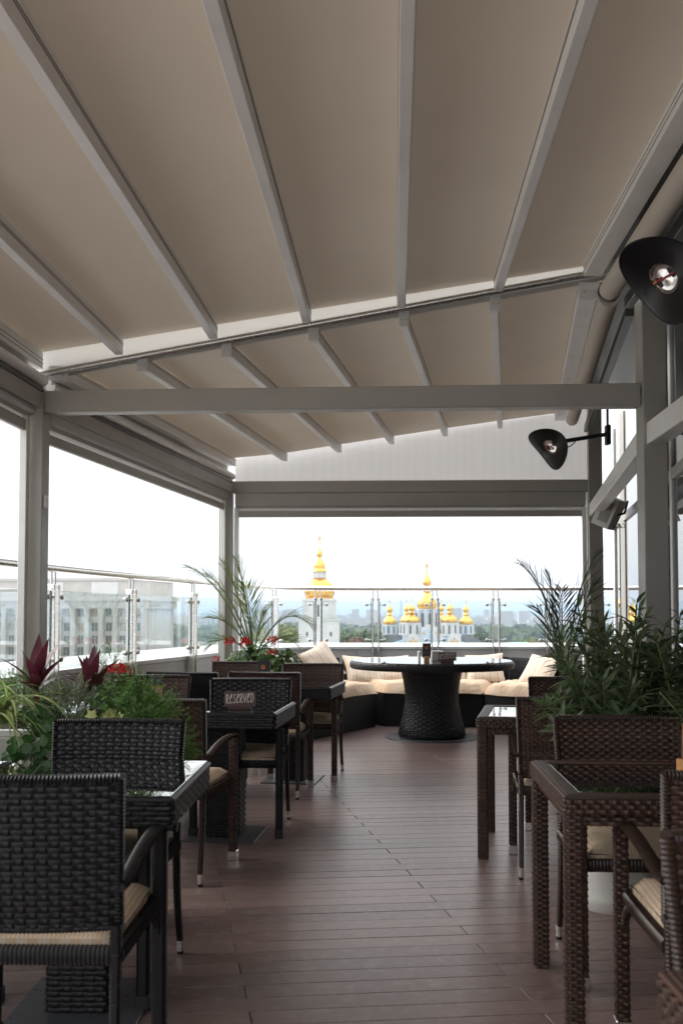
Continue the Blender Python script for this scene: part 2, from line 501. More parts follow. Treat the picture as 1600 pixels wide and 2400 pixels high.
# ------------------------------------------------------------------ mesh builder
class MB:
    def __init__(self):
        self.v = []; self.f = []; self.uv = []
    def add(self, verts, faces, uvs=None):
        o = len(self.v)
        self.v += [tuple(x) for x in verts]
        self.uv += uvs if uvs else [(0.0, 0.0)] * len(verts)
        self.f += [tuple(i + o for i in f) for f in faces]
    def box(self, x0, x1, y0, y1, z0, z1, c=0.0, mat=None):
        """Box with optional chamfer c, optionally placed by a matrix."""
        if x0 > x1: x0, x1 = x1, x0
        if y0 > y1: y0, y1 = y1, y0
        if z0 > z1: z0, z1 = z1, z0
        c = min(c, (x1 - x0) * 0.45, (y1 - y0) * 0.45, (z1 - z0) * 0.45)
        X = (x0, x1); Y = (y0, y1); Z = (z0, z1)
        vs_, fs = [], []
        if c <= 0:
            for k in range(8):
                vs_.append((X[k & 1], Y[(k >> 1) & 1], Z[(k >> 2) & 1]))
            fs = [(0, 2, 3, 1), (4, 5, 7, 6), (0, 1, 5, 4), (2, 6, 7, 3), (0, 4, 6, 2), (1, 3, 7, 5)]
        else:
            idx = {}
            for k in range(8):
                s = [k & 1, (k >> 1) & 1, (k >> 2) & 1]
                b = [X[s[0]], Y[s[1]], Z[s[2]]]
                for a in range(3):
                    q = list(b)
                    for d in range(3):
                        if d != a:
                            q[d] += c if s[d] == 0 else -c
                    idx[(tuple(s), a)] = len(vs_)
                    vs_.append(tuple(q))
            for a in range(3):
                o = [d for d in range(3) if d != a]
                for sgn in (0, 1):
                    ring = []
                    for (p_, q_) in ((0, 0), (1, 0), (1, 1), (0, 1)):
                        s = [0, 0, 0]; s[a] = sgn; s[o[0]] = p_; s[o[1]] = q_
                        ring.append(idx[(tuple(s), a)])
                    fs.append(tuple(ring))
                for (p_, q_) in ((0, 0), (0, 1), (1, 0), (1, 1)):
                    s0 = [0, 0, 0]; s0[o[0]] = p_; s0[o[1]] = q_; s1 = list(s0); s1[a] = 1
                    fs.append((idx[(tuple(s0), o[0])], idx[(tuple(s1), o[0])], idx[(tuple(s1), o[1])], idx[(tuple(s0), o[1])]))
            for k in range(8):
                s = (k & 1, (k >> 1) & 1, (k >> 2) & 1)
                fs.append((idx[(s, 0)], idx[(s, 1)], idx[(s, 2)]))
            ce = Vector(((x0 + x1) / 2, (y0 + y1) / 2, (z0 + z1) / 2))
            ff = []
            for f in fs:
                p0, p1, p2 = (Vector(vs_[i]) for i in f[:3])
                n = (p1 - p0).cross(p2 - p0)
                ff.append(f if n.dot(p0 - ce) > 0 else tuple(reversed(f)))
            fs = ff
        if mat is not None:
            vs_ = [tuple(mat @ Vector(q)) for q in vs_]
        w = max(x1 - x0, 1e-6); d = max(y1 - y0, 1e-6)
        self.add(vs_, fs, None)
        return self
    def beam(self, p0, p1, w, h, c=0.0, up=(0, 0, 1), dz=0.0):
        """Bar from p0 to p1 with width w and height h, centred on the line (raised by dz)."""
        p0 = Vector(p0); p1 = Vector(p1)
        y = (p1 - p0); L = y.length; y.normalize()
        x = y.cross(Vector(up)); x.normalize()
        z = x.cross(y)
        mt = Matrix((x, y, z)).transposed().to_4x4()
        mt.translation = p0
        self.box(-w / 2, w / 2, 0, L, -h / 2 + dz, h / 2 + dz, c, mt)
        return self
    def tube(self, pts, radii, n=10, cap=True, flat=None):
        """Round bar through pts; flat=(a,b) scales the section across and upwards."""
        pts = [Vector(p) for p in pts]
        if not hasattr(radii, '__len__'):
            radii = [radii] * len(pts)
        vs_, fs = [], []
        side = None
        for i, p in enumerate(pts):
            d = (pts[min(i + 1, len(pts) - 1)] - pts[max(i - 1, 0)])
            if d.length < 1e-9: d = Vector((0, 0, 1))
            d.normalize()
            if side is None:
                ref = Vector((0, 0, 1)) if abs(d.z) < 0.9 else Vector((0, 1, 0))
                side = d.cross(ref)
            side = side - d * side.dot(d)
            if side.length < 1e-6: side = d.orthogonal()
            side.normalize()
            up = side.cross(d)
            a, b = flat if flat else (1, 1)
            for k in range(n):
                an = 2 * math.pi * k / n
                vs_.append(p + side * math.cos(an) * radii[i] * a + up * math.sin(an) * radii[i] * b)
        for i in range(len(pts) - 1):
            for k in range(n):
                k2 = (k + 1) % n
                fs.append((i * n + k, i * n + k2, (i + 1) * n + k2, (i + 1) * n + k))
        if cap:
            fs.append(tuple(reversed(range(n))))
            fs.append(tuple((len(pts) - 1) * n + k for k in range(n)))
        fs = [tuple(reversed(f)) for f in fs]
        self.add(vs_, fs)
        return self
    def lathe(self, prof, n=24, c=(0, 0, 0), squash=(1, 1), a0=0.0):
        """Surface of revolution; prof is a list of (radius, height) from bottom to top."""
        vs_, fs = [], []
        for r_, z in prof:
            for k in range(n):
                an = a0 + 2 * math.pi * k / n
                vs_.append((c[0] + r_ * math.cos(an) * squash[0], c[1] + r_ * math.sin(an) * squash[1], c[2] + z))
        for i in range(len(prof) - 1):
            for k in range(n):
                k2 = (k + 1) % n
                fs.append((i * n + k, i * n + k2, (i + 1) * n + k2, (i + 1) * n + k))
        if prof[0][0] > 1e-4: fs.append(tuple(reversed(range(n))))
        if prof[-1][0] > 1e-4: fs.append(tuple((len(prof) - 1) * n + k for k in range(n)))
        self.add(vs_, fs)
        return self
    def prism(self, poly, z0, z1):
        """Upright prism over a plan polygon (counter-clockwise)."""
        n = len(poly)
        ar = sum(poly[i][0] * poly[(i + 1) % n][1] - poly[(i + 1) % n][0] * poly[i][1] for i in range(n))
        if ar < 0: poly = list(reversed(poly))
        vs_ = [(x, y, z0) for x, y in poly] + [(x, y, z1) for x, y in poly]
        fs = [tuple(reversed(range(n))), tuple(range(n, 2 * n))]
        for i in range(n):
            j = (i + 1) % n
            fs.append((i, j, n + j, n + i))
        self.add(vs_, fs)
        return self
    def grid(self, P, nu, nv, uvs=True, close_u=False):
        """Surface through P(i, j) for i in 0..nu, j in 0..nv."""
        vs_, fs, us = [], [], []
        for j in range(nv + 1):
            for i in range(nu + 1):
                vs_.append(P(i / nu, j / nv)); us.append((i / nu, j / nv))
        for j in range(nv):
            for i in range(nu):
                a = j * (nu + 1) + i
                fs.append((a, a + 1, a + nu + 2, a + nu + 1))
        self.add(vs_, fs, us)
        return self
    def leaf(self, base, d, nrm, L, W, droop=0.3, segs=4, fold=0.25, point=1.0):
        """Leaf with a folded midrib, bending towards -nrm."""
        d = Vector(d).normalized(); nrm = Vector(nrm)
        nrm = (nrm - d * nrm.dot(d))
        if nrm.length < 1e-5: nrm = d.orthogonal()
        nrm.normalize()
        s = d.cross(nrm)
        vs_, us, fs = [], [], []
        p = Vector(base); dd = d.copy(); nn = nrm.copy()
        for i in range(segs + 1):
            tt = i / segs
            w = W * 0.5 * (math.sin(math.pi * min(1, tt ** (0.75 * point) * 0.97 + 0.03))) if i < segs else W * 0.02
            vs_ += [p - s * w + nn * w * fold, p.copy(), p + s * w + nn * w * fold]
            us += [(0, tt), (0.5, tt), (1, tt)]
            q = Matrix.Rotation(-droop / segs, 3, s)
            dd = q @ dd; nn = q @ nn
            p = p + dd * (L / segs)
        for i in range(segs):
            a = i * 3
            fs += [(a, a + 1, a + 4, a + 3), (a + 1, a + 2, a + 5, a + 4)]
        self.add(vs_, fs, us)
        return self
    def mesh(self, name, mat, smooth=None):
        me = bpy.data.meshes.new(name)
        me.from_pydata([tuple(q) for q in self.v], [], self.f)
        if any(u != (0.0, 0.0) for u in self.uv):
            uvl = me.uv_layers.new(name='UVMap')
            li = [0] * len(me.loops)
            me.loops.foreach_get('vertex_index', li)
            buf = []
            for i in li: buf += self.uv[i]
            uvl.data.foreach_set('uv', buf)
        me.materials.append(mat)
        if smooth is not None:
            me.polygons.foreach_set('use_smooth', [True] * len(me.polygons))
            if smooth < 180:
                me.set_sharp_from_angle(angle=R(smooth))
        me.update()
        return me
    def build(self, name, mat, parent=None, smooth=None, loc=None, kind=None, label=None):
        if isinstance(mat, str): mat = M[mat]
        if parent is not None and loc is None and parent.get('_w'):
            o_ = Vector(parent['_w'])
            self.v = [tuple(Vector(q) - o_) for q in self.v]
        o = bpy.data.objects.new(name, self.mesh(name, mat, smooth))
        col.objects.link(o)
        if parent is not None:
            o.parent = parent
            if parent.get('_w') is not None and loc is None:
                o['_w'] = list(parent['_w'])
        if loc is not None: o.location = loc
        if kind: o['kind'] = kind
        if label: o['label'] = label
        return o

def thing(name, label, cat, loc=(0, 0, 0), rz=0.0, group=None, world_coords=False):
    """Empty at the base of a thing; its parts are children."""
    o = bpy.data.objects.new(name, None)
    o.empty_display_size = 0.1
    col.objects.link(o)
    o.location = loc
    o.rotation_euler = (0, 0, R(rz))
    o['label'] = label; o['category'] = cat
    if group: o['group'] = group
    if world_coords: o['_w'] = list(loc)
    return o

def tag(o, label, cat, group=None):
    o['label'] = label; o['category'] = cat
    if group: o['group'] = group
    return o

KIDS = {}
def kids(o):
    return [c for c in bpy.data.objects if c.parent == o]
def copy_tree(o, loc=None, rz=None, label=None, group=None, parent=None):
    c = o.copy()
    col.objects.link(c)
    c.parent = parent
    if loc is not None: c.location = loc
    if rz is not None: c.rotation_euler = (0, 0, R(rz))
    if label: c['label'] = label
    if group: c['group'] = group
    for k in kids(o):
        copy_tree(k, parent=c)
    return c

# ------------------------------------------------------------------ woven surfaces
def weave(mb, P, nu, nv, amp, close=False, ws=0.40, sub=4, gap=0.06):
    """Plain weave of flat strands. P(u, v) -> (point, normal), u in stake pitches, v in rows."""
    for r_ in range(nv):
        n = nu * sub
        vs_, fs = [], []
        for i in range(n + 1):
            u = i / sub
            h = amp * max(-1, min(1, 1.7 * math.cos(math.pi * (u + r_))))
            for k, (vv, dh) in enumerate(((gap, -0.35), (0.5, 0.35), (1 - gap, -0.35))):
                p, nn = P(u, r_ + vv)
                vs_.append(p + nn * (h + dh * amp))
        for i in range(n):
            a = i * 3
            fs += [(a, a + 3, a + 4, a + 1), (a + 1, a + 4, a + 5, a + 2)]
        mb.add(vs_, fs)
    for c in range(0, nu + (0 if close else 1)):
        vs_, fs = [], []
        n = nv * 2
        for j in range(n + 1):
            v = j / 2
            h = -amp * max(-1, min(1, 1.35 * math.cos(math.pi * (c + v - 0.5))))
            for du in (-ws / 2, ws / 2):
                uu = c + du
                if not close: uu = max(0, min(nu, uu))
                p, nn = P(uu, v)
                vs_.append(p + nn * h)
        for j in range(n):
            a = j * 2
            fs.append((a, a + 1, a + 3, a + 2))
        mb.add(vs_, fs)

def box_path(w, d, r):
    """Perimeter point/normal of a rounded rectangle by distance fraction."""
    segs = []
    hw, hd = w / 2, d / 2
    pts = []
    for cx, cyy, a0 in ((hw - r, -hd + r, -90), (hw - r, hd - r, 0), (-hw + r, hd - r, 90), (-hw + r, -hd + r, 180)):
        for k in range(4):
            a = R(a0 + 90 * k / 3)
            pts.append((Vector((cx + r * math.cos(a), cyy + r * math.sin(a), 0)), Vector((math.cos(a), math.sin(a), 0))))
    L = [0]
    n = len(pts)
    for i in range(n):
        L.append(L[-1] + (pts[(i + 1) % n][0] - pts[i][0]).length)
    T = L[-1]
    def f(s):
        s = (s % 1.0) * T
        for i in range(n):
            if s <= L[i + 1] + 1e-9:
                k = (s - L[i]) / max(1e-9, L[i + 1] - L[i])
                a, b = pts[i], pts[(i + 1) % n]
                nn = a[1].lerp(b[1], k)
                nn.normalize()
                return a[0].lerp(b[0], k), nn
        return pts[0]
    return f, T

def weave_box(mb, w, d, z0, z1, r, pitch_u, pitch_v, amp, c=(0, 0), sub=3):
    f, T = box_path(w, d, r)
    nu = max(4, 2 * round(T / pitch_u / 2)); nv = max(1, round((z1 - z0) / pitch_v))
    def P(u, v):
        p, n = f(u / nu)
        return Vector((p.x + c[0], p.y + c[1], z0 + (z1 - z0) * v / nv)), n
    weave(mb, P, nu, nv, amp, close=True, sub=sub)

def ribbed(mb, pts, w, h, pitch=0.011, depth=0.0022, up=(0, 0, 1)):
    """Bar wrapped round with strand: rounded-square section, small ridges along its length."""
    pts = [Vector(p) for p in pts]
    L = [0]
    for a, b in zip(pts, pts[1:]): L.append(L[-1] + (b - a).length)
    n = max(2, int(L[-1] / pitch)) * 2
    sec = [(-1, -.55), (-.55, -1), (.55, -1), (1, -.55), (1, .55), (.55, 1), (-.55, 1), (-1, .55)]
    vs_, fs = [], []
    def at(s):
        for i in range(len(pts) - 1):
            if s <= L[i + 1] + 1e-9:
                k = (s - L[i]) / max(1e-9, L[i + 1] - L[i])
                return pts[i].lerp(pts[i + 1], k)
        return pts[-1]
    for j in range(n + 1):
        s = L[-1] * j / n
        p = at(s)
        d = at(min(L[-1], s + .02)) - at(max(0, s - .02))
        d.normalize()
        x = d.cross(Vector(up))
        if x.length < 1e-4: x = Vector((1, 0, 0))
        x.normalize()
        z = x.cross(d)
        e = depth if j % 2 == 0 else -depth
        ww = w[0] + (w[1] - w[0]) * j / n if hasattr(w, '__len__') else w
        for a, b in sec:
            vs_.append(p + x * a * (ww / 2 + e) + z * b * (h / 2 + e))
    m_ = len(sec)
    for j in range(n):
        for k in range(m_):
            k2 = (k + 1) % m_
            fs.append((j * m_ + k, j * m_ + k2, (j + 1) * m_ + k2, (j + 1) * m_ + k))
    fs.append(tuple(reversed(range(m_))))
    fs.append(tuple(n * m_ + k for k in range(m_)))
    mb.add(vs_, [tuple(reversed(f)) for f in fs])

def bez(a, b, c, n=6):
    a, b, c = Vector(a), Vector(b), Vector(c)
    return [a * (1 - t) ** 2 + b * 2 * t * (1 - t) + c * t * t for t in (i / n for i in range(n + 1))]
# ------------------------------------------------------------------ the terrace plan
def LW(y):      # left row of posts
    return -1.885 + (0.165 if y > 5.87 else 0.07) * (y - 5.87)
def RW(y):      # right row of posts
    return 1.84 + (0.183 if y > 5.67 else 0.055) * (y - 5.67)
def FG(y):      # glass front of the building, behind the right posts
    return 2.19 + (0.18 if y > 5.67 else 0.055) * (y - 5.67)

# deck
deck = MB().prism([(-3.0, -3), (4.6, -3), (4.8, 13.2), (-2.3, 13.2), (-2.6, 6)], -0.30, -0.026).build('terrace_deck', 'subfloor')
deck['kind'] = 'structure'
BD = Vector((1, 0.101, 0)).normalized()
JD = Vector((-0.186, 1, 0))
PITCH, BL = 0.109, 2.15
def plank_mb(mb, o=(0, 0, 0), jig=0.0):
    a = BD * (BL - 0.0035); b = JD * (PITCH - 0.0022)
    o = Vector(o)
    c = 0.0016
    zt = jig
    pts = [o, o + a, o + a + b, o + b]
    ia, ib = BD * c, JD * c
    top = [pts[0] + ia + ib, pts[1] - ia + ib, pts[2] - ia - ib, pts[3] + ia - ib]
    vs_ = [p + Vector((0, 0, -0.022)) for p in pts] + [p + Vector((0, 0, zt - c)) for p in pts] + [p + Vector((0, 0, zt)) for p in top]
    fs = []
    for i in range(4):
        j = (i + 1) % 4
        fs += [(i, j, 4 + j, 4 + i), (4 + i, 4 + j, 8 + j, 8 + i)]
    fs.append((8, 9, 10, 11))
    mb.add(vs_, fs)
pm = MB(); plank_mb(pm)
plank_mesh = pm.mesh('plank', M['plank'])
rest = MB()
rp = random.Random(5)
n_plank = 0
for k in range(-66, 72):
    y0 = 4.905 + PITCH * (k - 1)
    s0 = -0.62 - 0.186 * (y0 - 4.905)
    off = 0.0 if k % 2 == 0 else 0.93
    for n in range(-3, 4):
        o = Vector((s0, y0, 0)) + BD * (off + n * BL)
        xm0, xm1 = o.x, o.x + BL
        lo = max(LW(o.y) - 0.45, -2.9); hi = FG(o.y) + (0.3 if y0 < 9.7 else 1.6)
        if xm1 < lo or xm0 > hi: continue
        if o.x + BL > 4.9 and y0 < 9: continue
        near_vis = 1.75 < y0 < 9.3 and xm1 > -0.36 * (y0 + .3) and xm0 < 0.36 * (y0 + .3)
        dz = rp.uniform(-0.0007, 0.0007)
        if near_vis and n_plank < 300:
            b = bpy.data.objects.new('plank', plank_mesh)
            b.location = (o.x, o.y, dz); b.parent = deck
            col.objects.link(b); n_plank += 1
        else:
            plank_mb(rest, o, dz)
rest.build('plank_field', 'plank', deck, kind='stuff')

# ------------------------------------------------------------------ parapet and railing
RAIL = [(-2.42, 3.9), (-2.16, 6.3), (-1.93, 7.8), (-1.44, 9.9), (-1.14, 11.2), (-0.92, 11.85), (-0.55, 12.25), (-0.1, 12.4), (0.6, 12.45), (1.4, 12.46), (2.5, 12.46), (4.6, 12.42)]
def smooth_path(P, step=0.12):
    P = [Vector((x, y, 0)) for x, y in P]
    P = [P[0] * 2 - P[1]] + P + [P[-1] * 2 - P[-2]]
    o_ = []
    for i in range(1, len(P) - 2):
        a, b, c, d = P[i - 1:i + 3]
        n = max(2, int((c - b).length / step))
        for k in range(n):
            t_ = k / n
            o_.append(0.5 * ((2 * b) + (c - a) * t_ + (2 * a - 5 * b + 4 * c - d) * t_ ** 2 + (-a + 3 * b - 3 * c + d) * t_ ** 3))
    o_.append(P[-2])
    return o_
rail = smooth_path(RAIL)
RL = [0]
for a, b in zip(rail, rail[1:]): RL.append(RL[-1] + (b - a).length)
def rail_at(s):
    s = max(0, min(RL[-1] - 1e-6, s))
    for i in range(len(rail) - 1):
        if s <= RL[i + 1]:
            k = (s - RL[i]) / (RL[i + 1] - RL[i])
            d = (rail[i + 1] - rail[i]).normalized()
            return rail[i].lerp(rail[i + 1], k), d, Vector((-d.y, d.x, 0))   # point, along, outward
    return rail[-1], Vector((1, 0, 0)), Vector((0, 1, 0))
par = thing('parapet_wall', 'low grey clad parapet with a broad white sill along the terrace edge', 'parapet', (-1.8, 8.2, 0), world_coords=True)
inner = [p + rail_at(RL[i])[2] * 0.045 for i, p in enumerate(rail)]
outer = [p + rail_at(RL[i])[2] * 0.78 for i, p in enumerate(rail)]
body = MB()
poly = [(p.x, p.y) for p in [q + rail_at(RL[i])[2] * 0.055 for i, q in enumerate(rail)]] + [(p.x, p.y) for p in reversed(outer)]
n = len(inner)
core_in = [q + rail_at(RL[i])[2] * 0.058 for i, q in enumerate(rail)]
vs_ = []; fs = []
for i in range(n):
    for p, z in ((core_in[i], -0.3), (core_in[i], 0.835), (outer[i], 0.855), (outer[i], -1.5)):
        vs_.append((p.x, p.y, z))
for i in range(n - 1):
    a, b = i * 4, i * 4 + 4
    fs += [(a, b, b + 1, a + 1), (a + 1, b + 1, b + 2, a + 2), (a + 2, b + 2, b + 3, a + 3)]
body.add(vs_, fs); body.build('core', 'parapet', par, 40)
sill = MB(); vs_ = []; fs = []
for i in range(n):
    e = rail_at(RL[i])[2]
    q = rail[i]
    for p, z in ((q + e * 0.035, 0.835), (q + e * 0.035, 0.868), (q + e * 0.05, 0.873), (q + e * 0.81, 0.895), (q + e * 0.81, 0.84)):
        vs_.append((p.x, p.y, z))
for i in range(n - 1):
    a, b = i * 5, i * 5 + 5
    for k in range(4): fs.append((a + k, b + k, b + k + 1, a + k + 1))
sill.add(vs_, fs); sill.build('sill', 'sill', par, 40)
s = 0.0
while s < RL[-1] - 0.2:
    e = min(s + 1.18, RL[-1])
    pan = MB(); vs_ = []; fs = []
    m_ = max(2, int((e - s) / 0.15))
    for i in range(m_ + 1):
        p, d, o_ = rail_at(s + 0.004 + (e - s - 0.008) * i / m_)
        for off, z in ((0.055, 0.02), (0.043, 0.02), (0.043, 0.828), (0.055, 0.828)):
            q = p + o_ * off
            vs_.append((q.x, q.y, z))
    for i in range(m_):
        a, b = i * 4, i * 4 + 4
        for k in range(3): fs.append((a + k, b + k, b + k + 1, a + k + 1))
    fs += [(0, 1, 2, 3), tuple(m_ * 4 + k for k in (3, 2, 1, 0))]
    pan.add(vs_, fs); pan.build('cladding_panel', 'parapet', par, 40)
    s = e

rl = thing('glass_railing', 'curved stainless steel railing with clear glass panels on the parapet', 'railing', (-1.8, 8.2, 0), world_coords=True)
ZR = 1.62
MB().tube([(p.x, p.y, ZR) for p in rail], 0.033, 14).build('handrail', 'steel', rl, 60)
ps = [1.4, 3.05, 4.46, 5.85, 7.37, 8.26, 8.93, 9.68, 10.45, 11.24, 11.93, 12.58, 13.19]      # post positions along the rail, metres
for i, s in enumerate(ps):
    p, d, o_ = rail_at(s)
    post = MB()
    for e in (-0.037, 0.037):
        c_ = p + d * e
        mt = Matrix((d, o_, Vector((0, 0, 1)))).transposed().to_4x4()
        mt.translation = Vector((c_.x, c_.y, 0))
        post.box(-0.008, 0.008, -0.034, 0.028, 0.42, 1.475, 0.002, mt)
    po = post.build('post', 'steel', rl)
    cap = MB()
    for e in (-0.037, 0.037):
        c_ = p + d * e
        mt = Matrix((d, o_, Vector((0, 0, 1)))).transposed().to_4x4()
        mt.translation = Vector((c_.x, c_.y, 0))
        cap.box(-0.018, 0.018, -0.036, 0.030, 1.462, 1.50, 0.004, mt)
    cap.build('cap', 'steel', po)
    for e in (-0.03, 0.03):
        c_ = p + d * e
        MB().tube([(c_.x, c_.y, 1.49), (c_.x, c_.y, ZR - 0.028)], 0.0085, 8).build('rod', 'steel', po, 60)
    for z in (1.41, 0.955):
        for sg in (-1, 1):
            q0 = p + d * sg * 0.04; q1 = p + d * sg * 0.115 - o_ * 0.012
            k = MB().tube([(q0.x, q0.y, z), (q1.x, q1.y, z)], 0.0075, 8)
            q2 = q1 - o_ * 0.014; q3 = q1 + o_ * 0.028
            k.tube([q2 + Vector((0, 0, z)), q1 - o_ * 0.009 + Vector((0, 0, z)), q1 + o_ * 0.02 + Vector((0, 0, z)), q3 + Vector((0, 0, z))], [0.015, 0.021, 0.021, 0.015], 12)
            k.build('clamp', 'steel_dull', po, 50)
for a, b in zip([0.0] + ps, ps + [RL[-1]]):
    if b - a < 0.25: continue
    a += 0.055; b -= 0.055
    g = MB(); vs_ = []; fs = []
    m_ = max(1, int((b - a) / 0.4))
    for i in range(m_ + 1):
        p, d, o_ = rail_at(a + (b - a) * i / m_)
        for off, z in ((-0.010, 0.885), (-0.010, 1.455), (0.002, 1.455), (0.002, 0.885)):
            q = p + o_ * off
            vs_.append((q.x, q.y, z))
    for i in range(m_):
        x, y = i * 4, i * 4 + 4
        for k in range(4): fs.append((x + k, y + k, y + (k + 1) % 4, x + (k + 1) % 4))
    fs += [(0, 1, 2, 3), tuple(m_ * 4 + k for k in (3, 2, 1, 0))]
    g.add(vs_, fs); gp = g.build('glass_pane', 'railglass', rl)
    ed = MB(); p0 = rail_at(a)[0]; p1 = rail_at(b)[0]
    for q, zz in ((p0, 0), (p1, 0)):
        o_ = rail_at(a)[2]
        ed.tube([(q.x - o_.x * .004, q.y - o_.y * .004, 0.887), (q.x - o_.x * .004, q.y - o_.y * .004, 1.453)], 0.0045, 4)
    ed.build('edge', 'tglass_edge', gp)

# ------------------------------------------------------------------ pergola
pg = thing('pergola', 'large grey metal pergola with a beige fabric roof over the terrace', 'pergola', (-0.05, 5.8, 0), world_coords=True)
def post_box(x, y, w, z1, d=None, name='post', mat='alu', z0=0.0):
    d = d or w
    return MB().box(x - w / 2, x + w / 2, y - d / 2, y + d / 2, z0, z1, 0.004).build(name, mat, pg)
p_left = post_box(-1.885, 5.87, 0.14, 2.66)
p_right = post_box(1.842, 5.67, 0.14, 3.42)
p_fl = post_box(-1.19, 9.92, 0.14, 2.66)
p_fr = post_box(2.585, 9.80, 0.14, 3.42)
p_nl = post_box(-2.22, 1.3, 0.14, 2.66)
p_nr = post_box(1.60, 1.2, 0.14, 3.42)
for p, x, y in ((p_left, -1.813, 5.86), ):   # small switch plate on the left post
    MB().box(x - 0.002, x + 0.012, y - 0.035, y + 0.035, 1.93, 2.01, 0.004).build('socket', 'alu_light', p)
# plates with bolts where the cross beam meets the posts
MB().beam((-1.813, 5.865, 2.583), (1.770, 5.672, 2.583), 0.10, 0.135, 0.005).build('cross_beam', 'alu', pg)
for x, y, sg in ((1.762, 5.615, 1), (-1.806, 5.812, -1)):
    bo = MB()
    for z in (2.555, 2.605):
        bo.tube([(x, y + 0.006, z), (x, y - 0.006, z)], 0.007, 8)
    bo.build('bolt', 'steel_dull', pg)
MB().beam((-1.12, 9.92, 2.60), (2.515, 9.80, 2.60), 0.10, 0.125, 0.005).build('cross_beam', 'alu', pg)
# side beams on the left posts (gutter) and on the right posts
for a, b in (((LW(-2.5), -2.5), (-1.885, 5.80)), ((-1.885, 5.94), (-1.19, 9.85))):
    MB().beam((a[0], a[1], 2.60), (b[0], b[1], 2.60), 0.13, 0.125, 0.006).build('side_beam', 'alu', pg)
    g = MB().tube([(a[0] + 0.07, a[1], 2.705), (b[0] + 0.07, b[1], 2.705)], 0.034, 12)
    g.beam((a[0] - 0.01, a[1], 2.70), (b[0] - 0.01, b[1], 2.70), 0.09, 0.07, 0.01)
    g.build('gutter', 'alu_light', pg, 50)
    d = Vector((b[0] - a[0], b[1] - a[1], 0)); L = d.length; d.normalize()
    tr = MB().beam((a[0] + 0.062, a[1], 2.652), (b[0] + 0.062, b[1], 2.652), 0.02, 0.03)
    tr.build('shadow_gap', 'alu_dark', pg)
for a, b in (((RW(-2.5), -2.5), (1.845, 5.60)), ((1.85, 5.74), (2.575, 9.73))):
    MB().beam((a[0], a[1], 2.345), (b[0], b[1], 2.345), 0.11, 0.13, 0.005).build('side_beam', 'alu_light', pg)

def zb(x):
    return 2.80 + 0.1516 * (x + 1.89)
NEAR_X = [-1.90, -1.37, -0.785, -0.21, 0.365, 0.95, 1.515]
YE = -0.8
RH = 0.105      # rafter height
def fab(x): return RH + 0.004 - 0.008 * (x + 1.9)
def nx(x, y): return x + 0.055 * (y - 5.8)
def yend(x): return 5.815 - 0.052 * (x + 0.2)
for i, x in enumerate(NEAR_X):
    w = 0.11 if i in (0, 6) else 0.052
    z = zb(x)
    ye = yend(x) - 0.03
    rb = MB().beam((nx(x, YE), YE, z + RH / 2), (nx(x, ye), ye, z + RH / 2), w, RH, 0.004)
    ro = rb.build('rafter', 'alu_light', pg)
    gr = MB()
    for sg in (-1, 1):
        for dz in ((0.058, 0.07) if w < 0.1 else (0.03, 0.055)):
            gr.beam((nx(x, YE) + sg * (w / 2 + 0.0005), YE, z + dz), (nx(x, ye) + sg * (w / 2 + 0.0005), ye, z + dz), 0.0025, 0.003)
    gr.build('groove', 'alu_dark', ro)
# fabric bays
def canopy(pa0, pa1, pb0, pb1, sag):
    def P(u, v):
        a = Vector(pa0).lerp(Vector(pa1), v); b = Vector(pb0).lerp(Vector(pb1), v)
        q = a.lerp(b, u)
        q.z += -sag * math.sin(math.pi * u) * min(1.0, v / 0.06, (1 - v) / 0.06) + 0.0015 * math.sin(9 * v + 5 * u) * min(1.0, (1 - v) / 0.05)
        return q
    g = MB().grid(P, 12, 36)
    g.uv = [(0.0, 0.0)] * len(g.uv)
    g.build('canopy', 'fabric', pg, 180)
for i in range(len(NEAR_X) - 1):
    a, b = NEAR_X[i], NEAR_X[i + 1]
    za, zc = zb(a) + fab(a), zb(b) + fab(b)
    ya, yb_ = yend(a) + 0.01, yend(b) + 0.01
    canopy((nx(a, YE), YE, za), (nx(a, ya), ya, za), (nx(b, YE), YE, zc), (nx(b, yb_), yb_, zc), -0.034)
# crossbar at the fold between the two roof sections
cb0 = Vector((-1.93, yend(-1.93) + 0.005, zb(-1.93))); cb1 = Vector((1.60, yend(1.60) + 0.005, zb(1.60)))
w_ = MB()
vs_ = []
for p, lo, hi in ((cb0, -0.02, RH + 0.006), (cb1, 0.0, fab(1.6) + 0.004)):
    for dy in (0.0, 0.004):
        for dz in (lo, hi):
            vs_.append((p.x, p.y + dy, p.z + dz))
w_.add(vs_, [(0, 4, 5, 1), (2, 3, 7, 6), (1, 5, 7, 3), (0, 2, 6, 4), (0, 1, 3, 2), (4, 6, 7, 5)])
w_.build('crossbar', 'strip', pg)
MB().tube([cb0 + Vector((0.02, -0.012, -0.030)), cb1 + Vector((0, -0.012, 0.028))], 0.021, 12).build('crossbar_tube', 'steel_dull', pg, 50)
sl = MB(); vs_ = []
for p, lo, hi in ((cb0 + Vector((0.02, 0, 0)), -0.060, -0.044), (cb1, -0.022, 0.012)):
    for dy in (0.006, 0.030):
        for dz in (lo, hi):
            vs_.append((p.x, p.y + dy, p.z + dz))
sl.add(vs_, [(0, 4, 5, 1), (2, 3, 7, 6), (1, 5, 7, 3), (0, 2, 6, 4), (0, 1, 3, 2), (4, 6, 7, 5)])
sl.build('crossbar_seal', 'alu', pg)
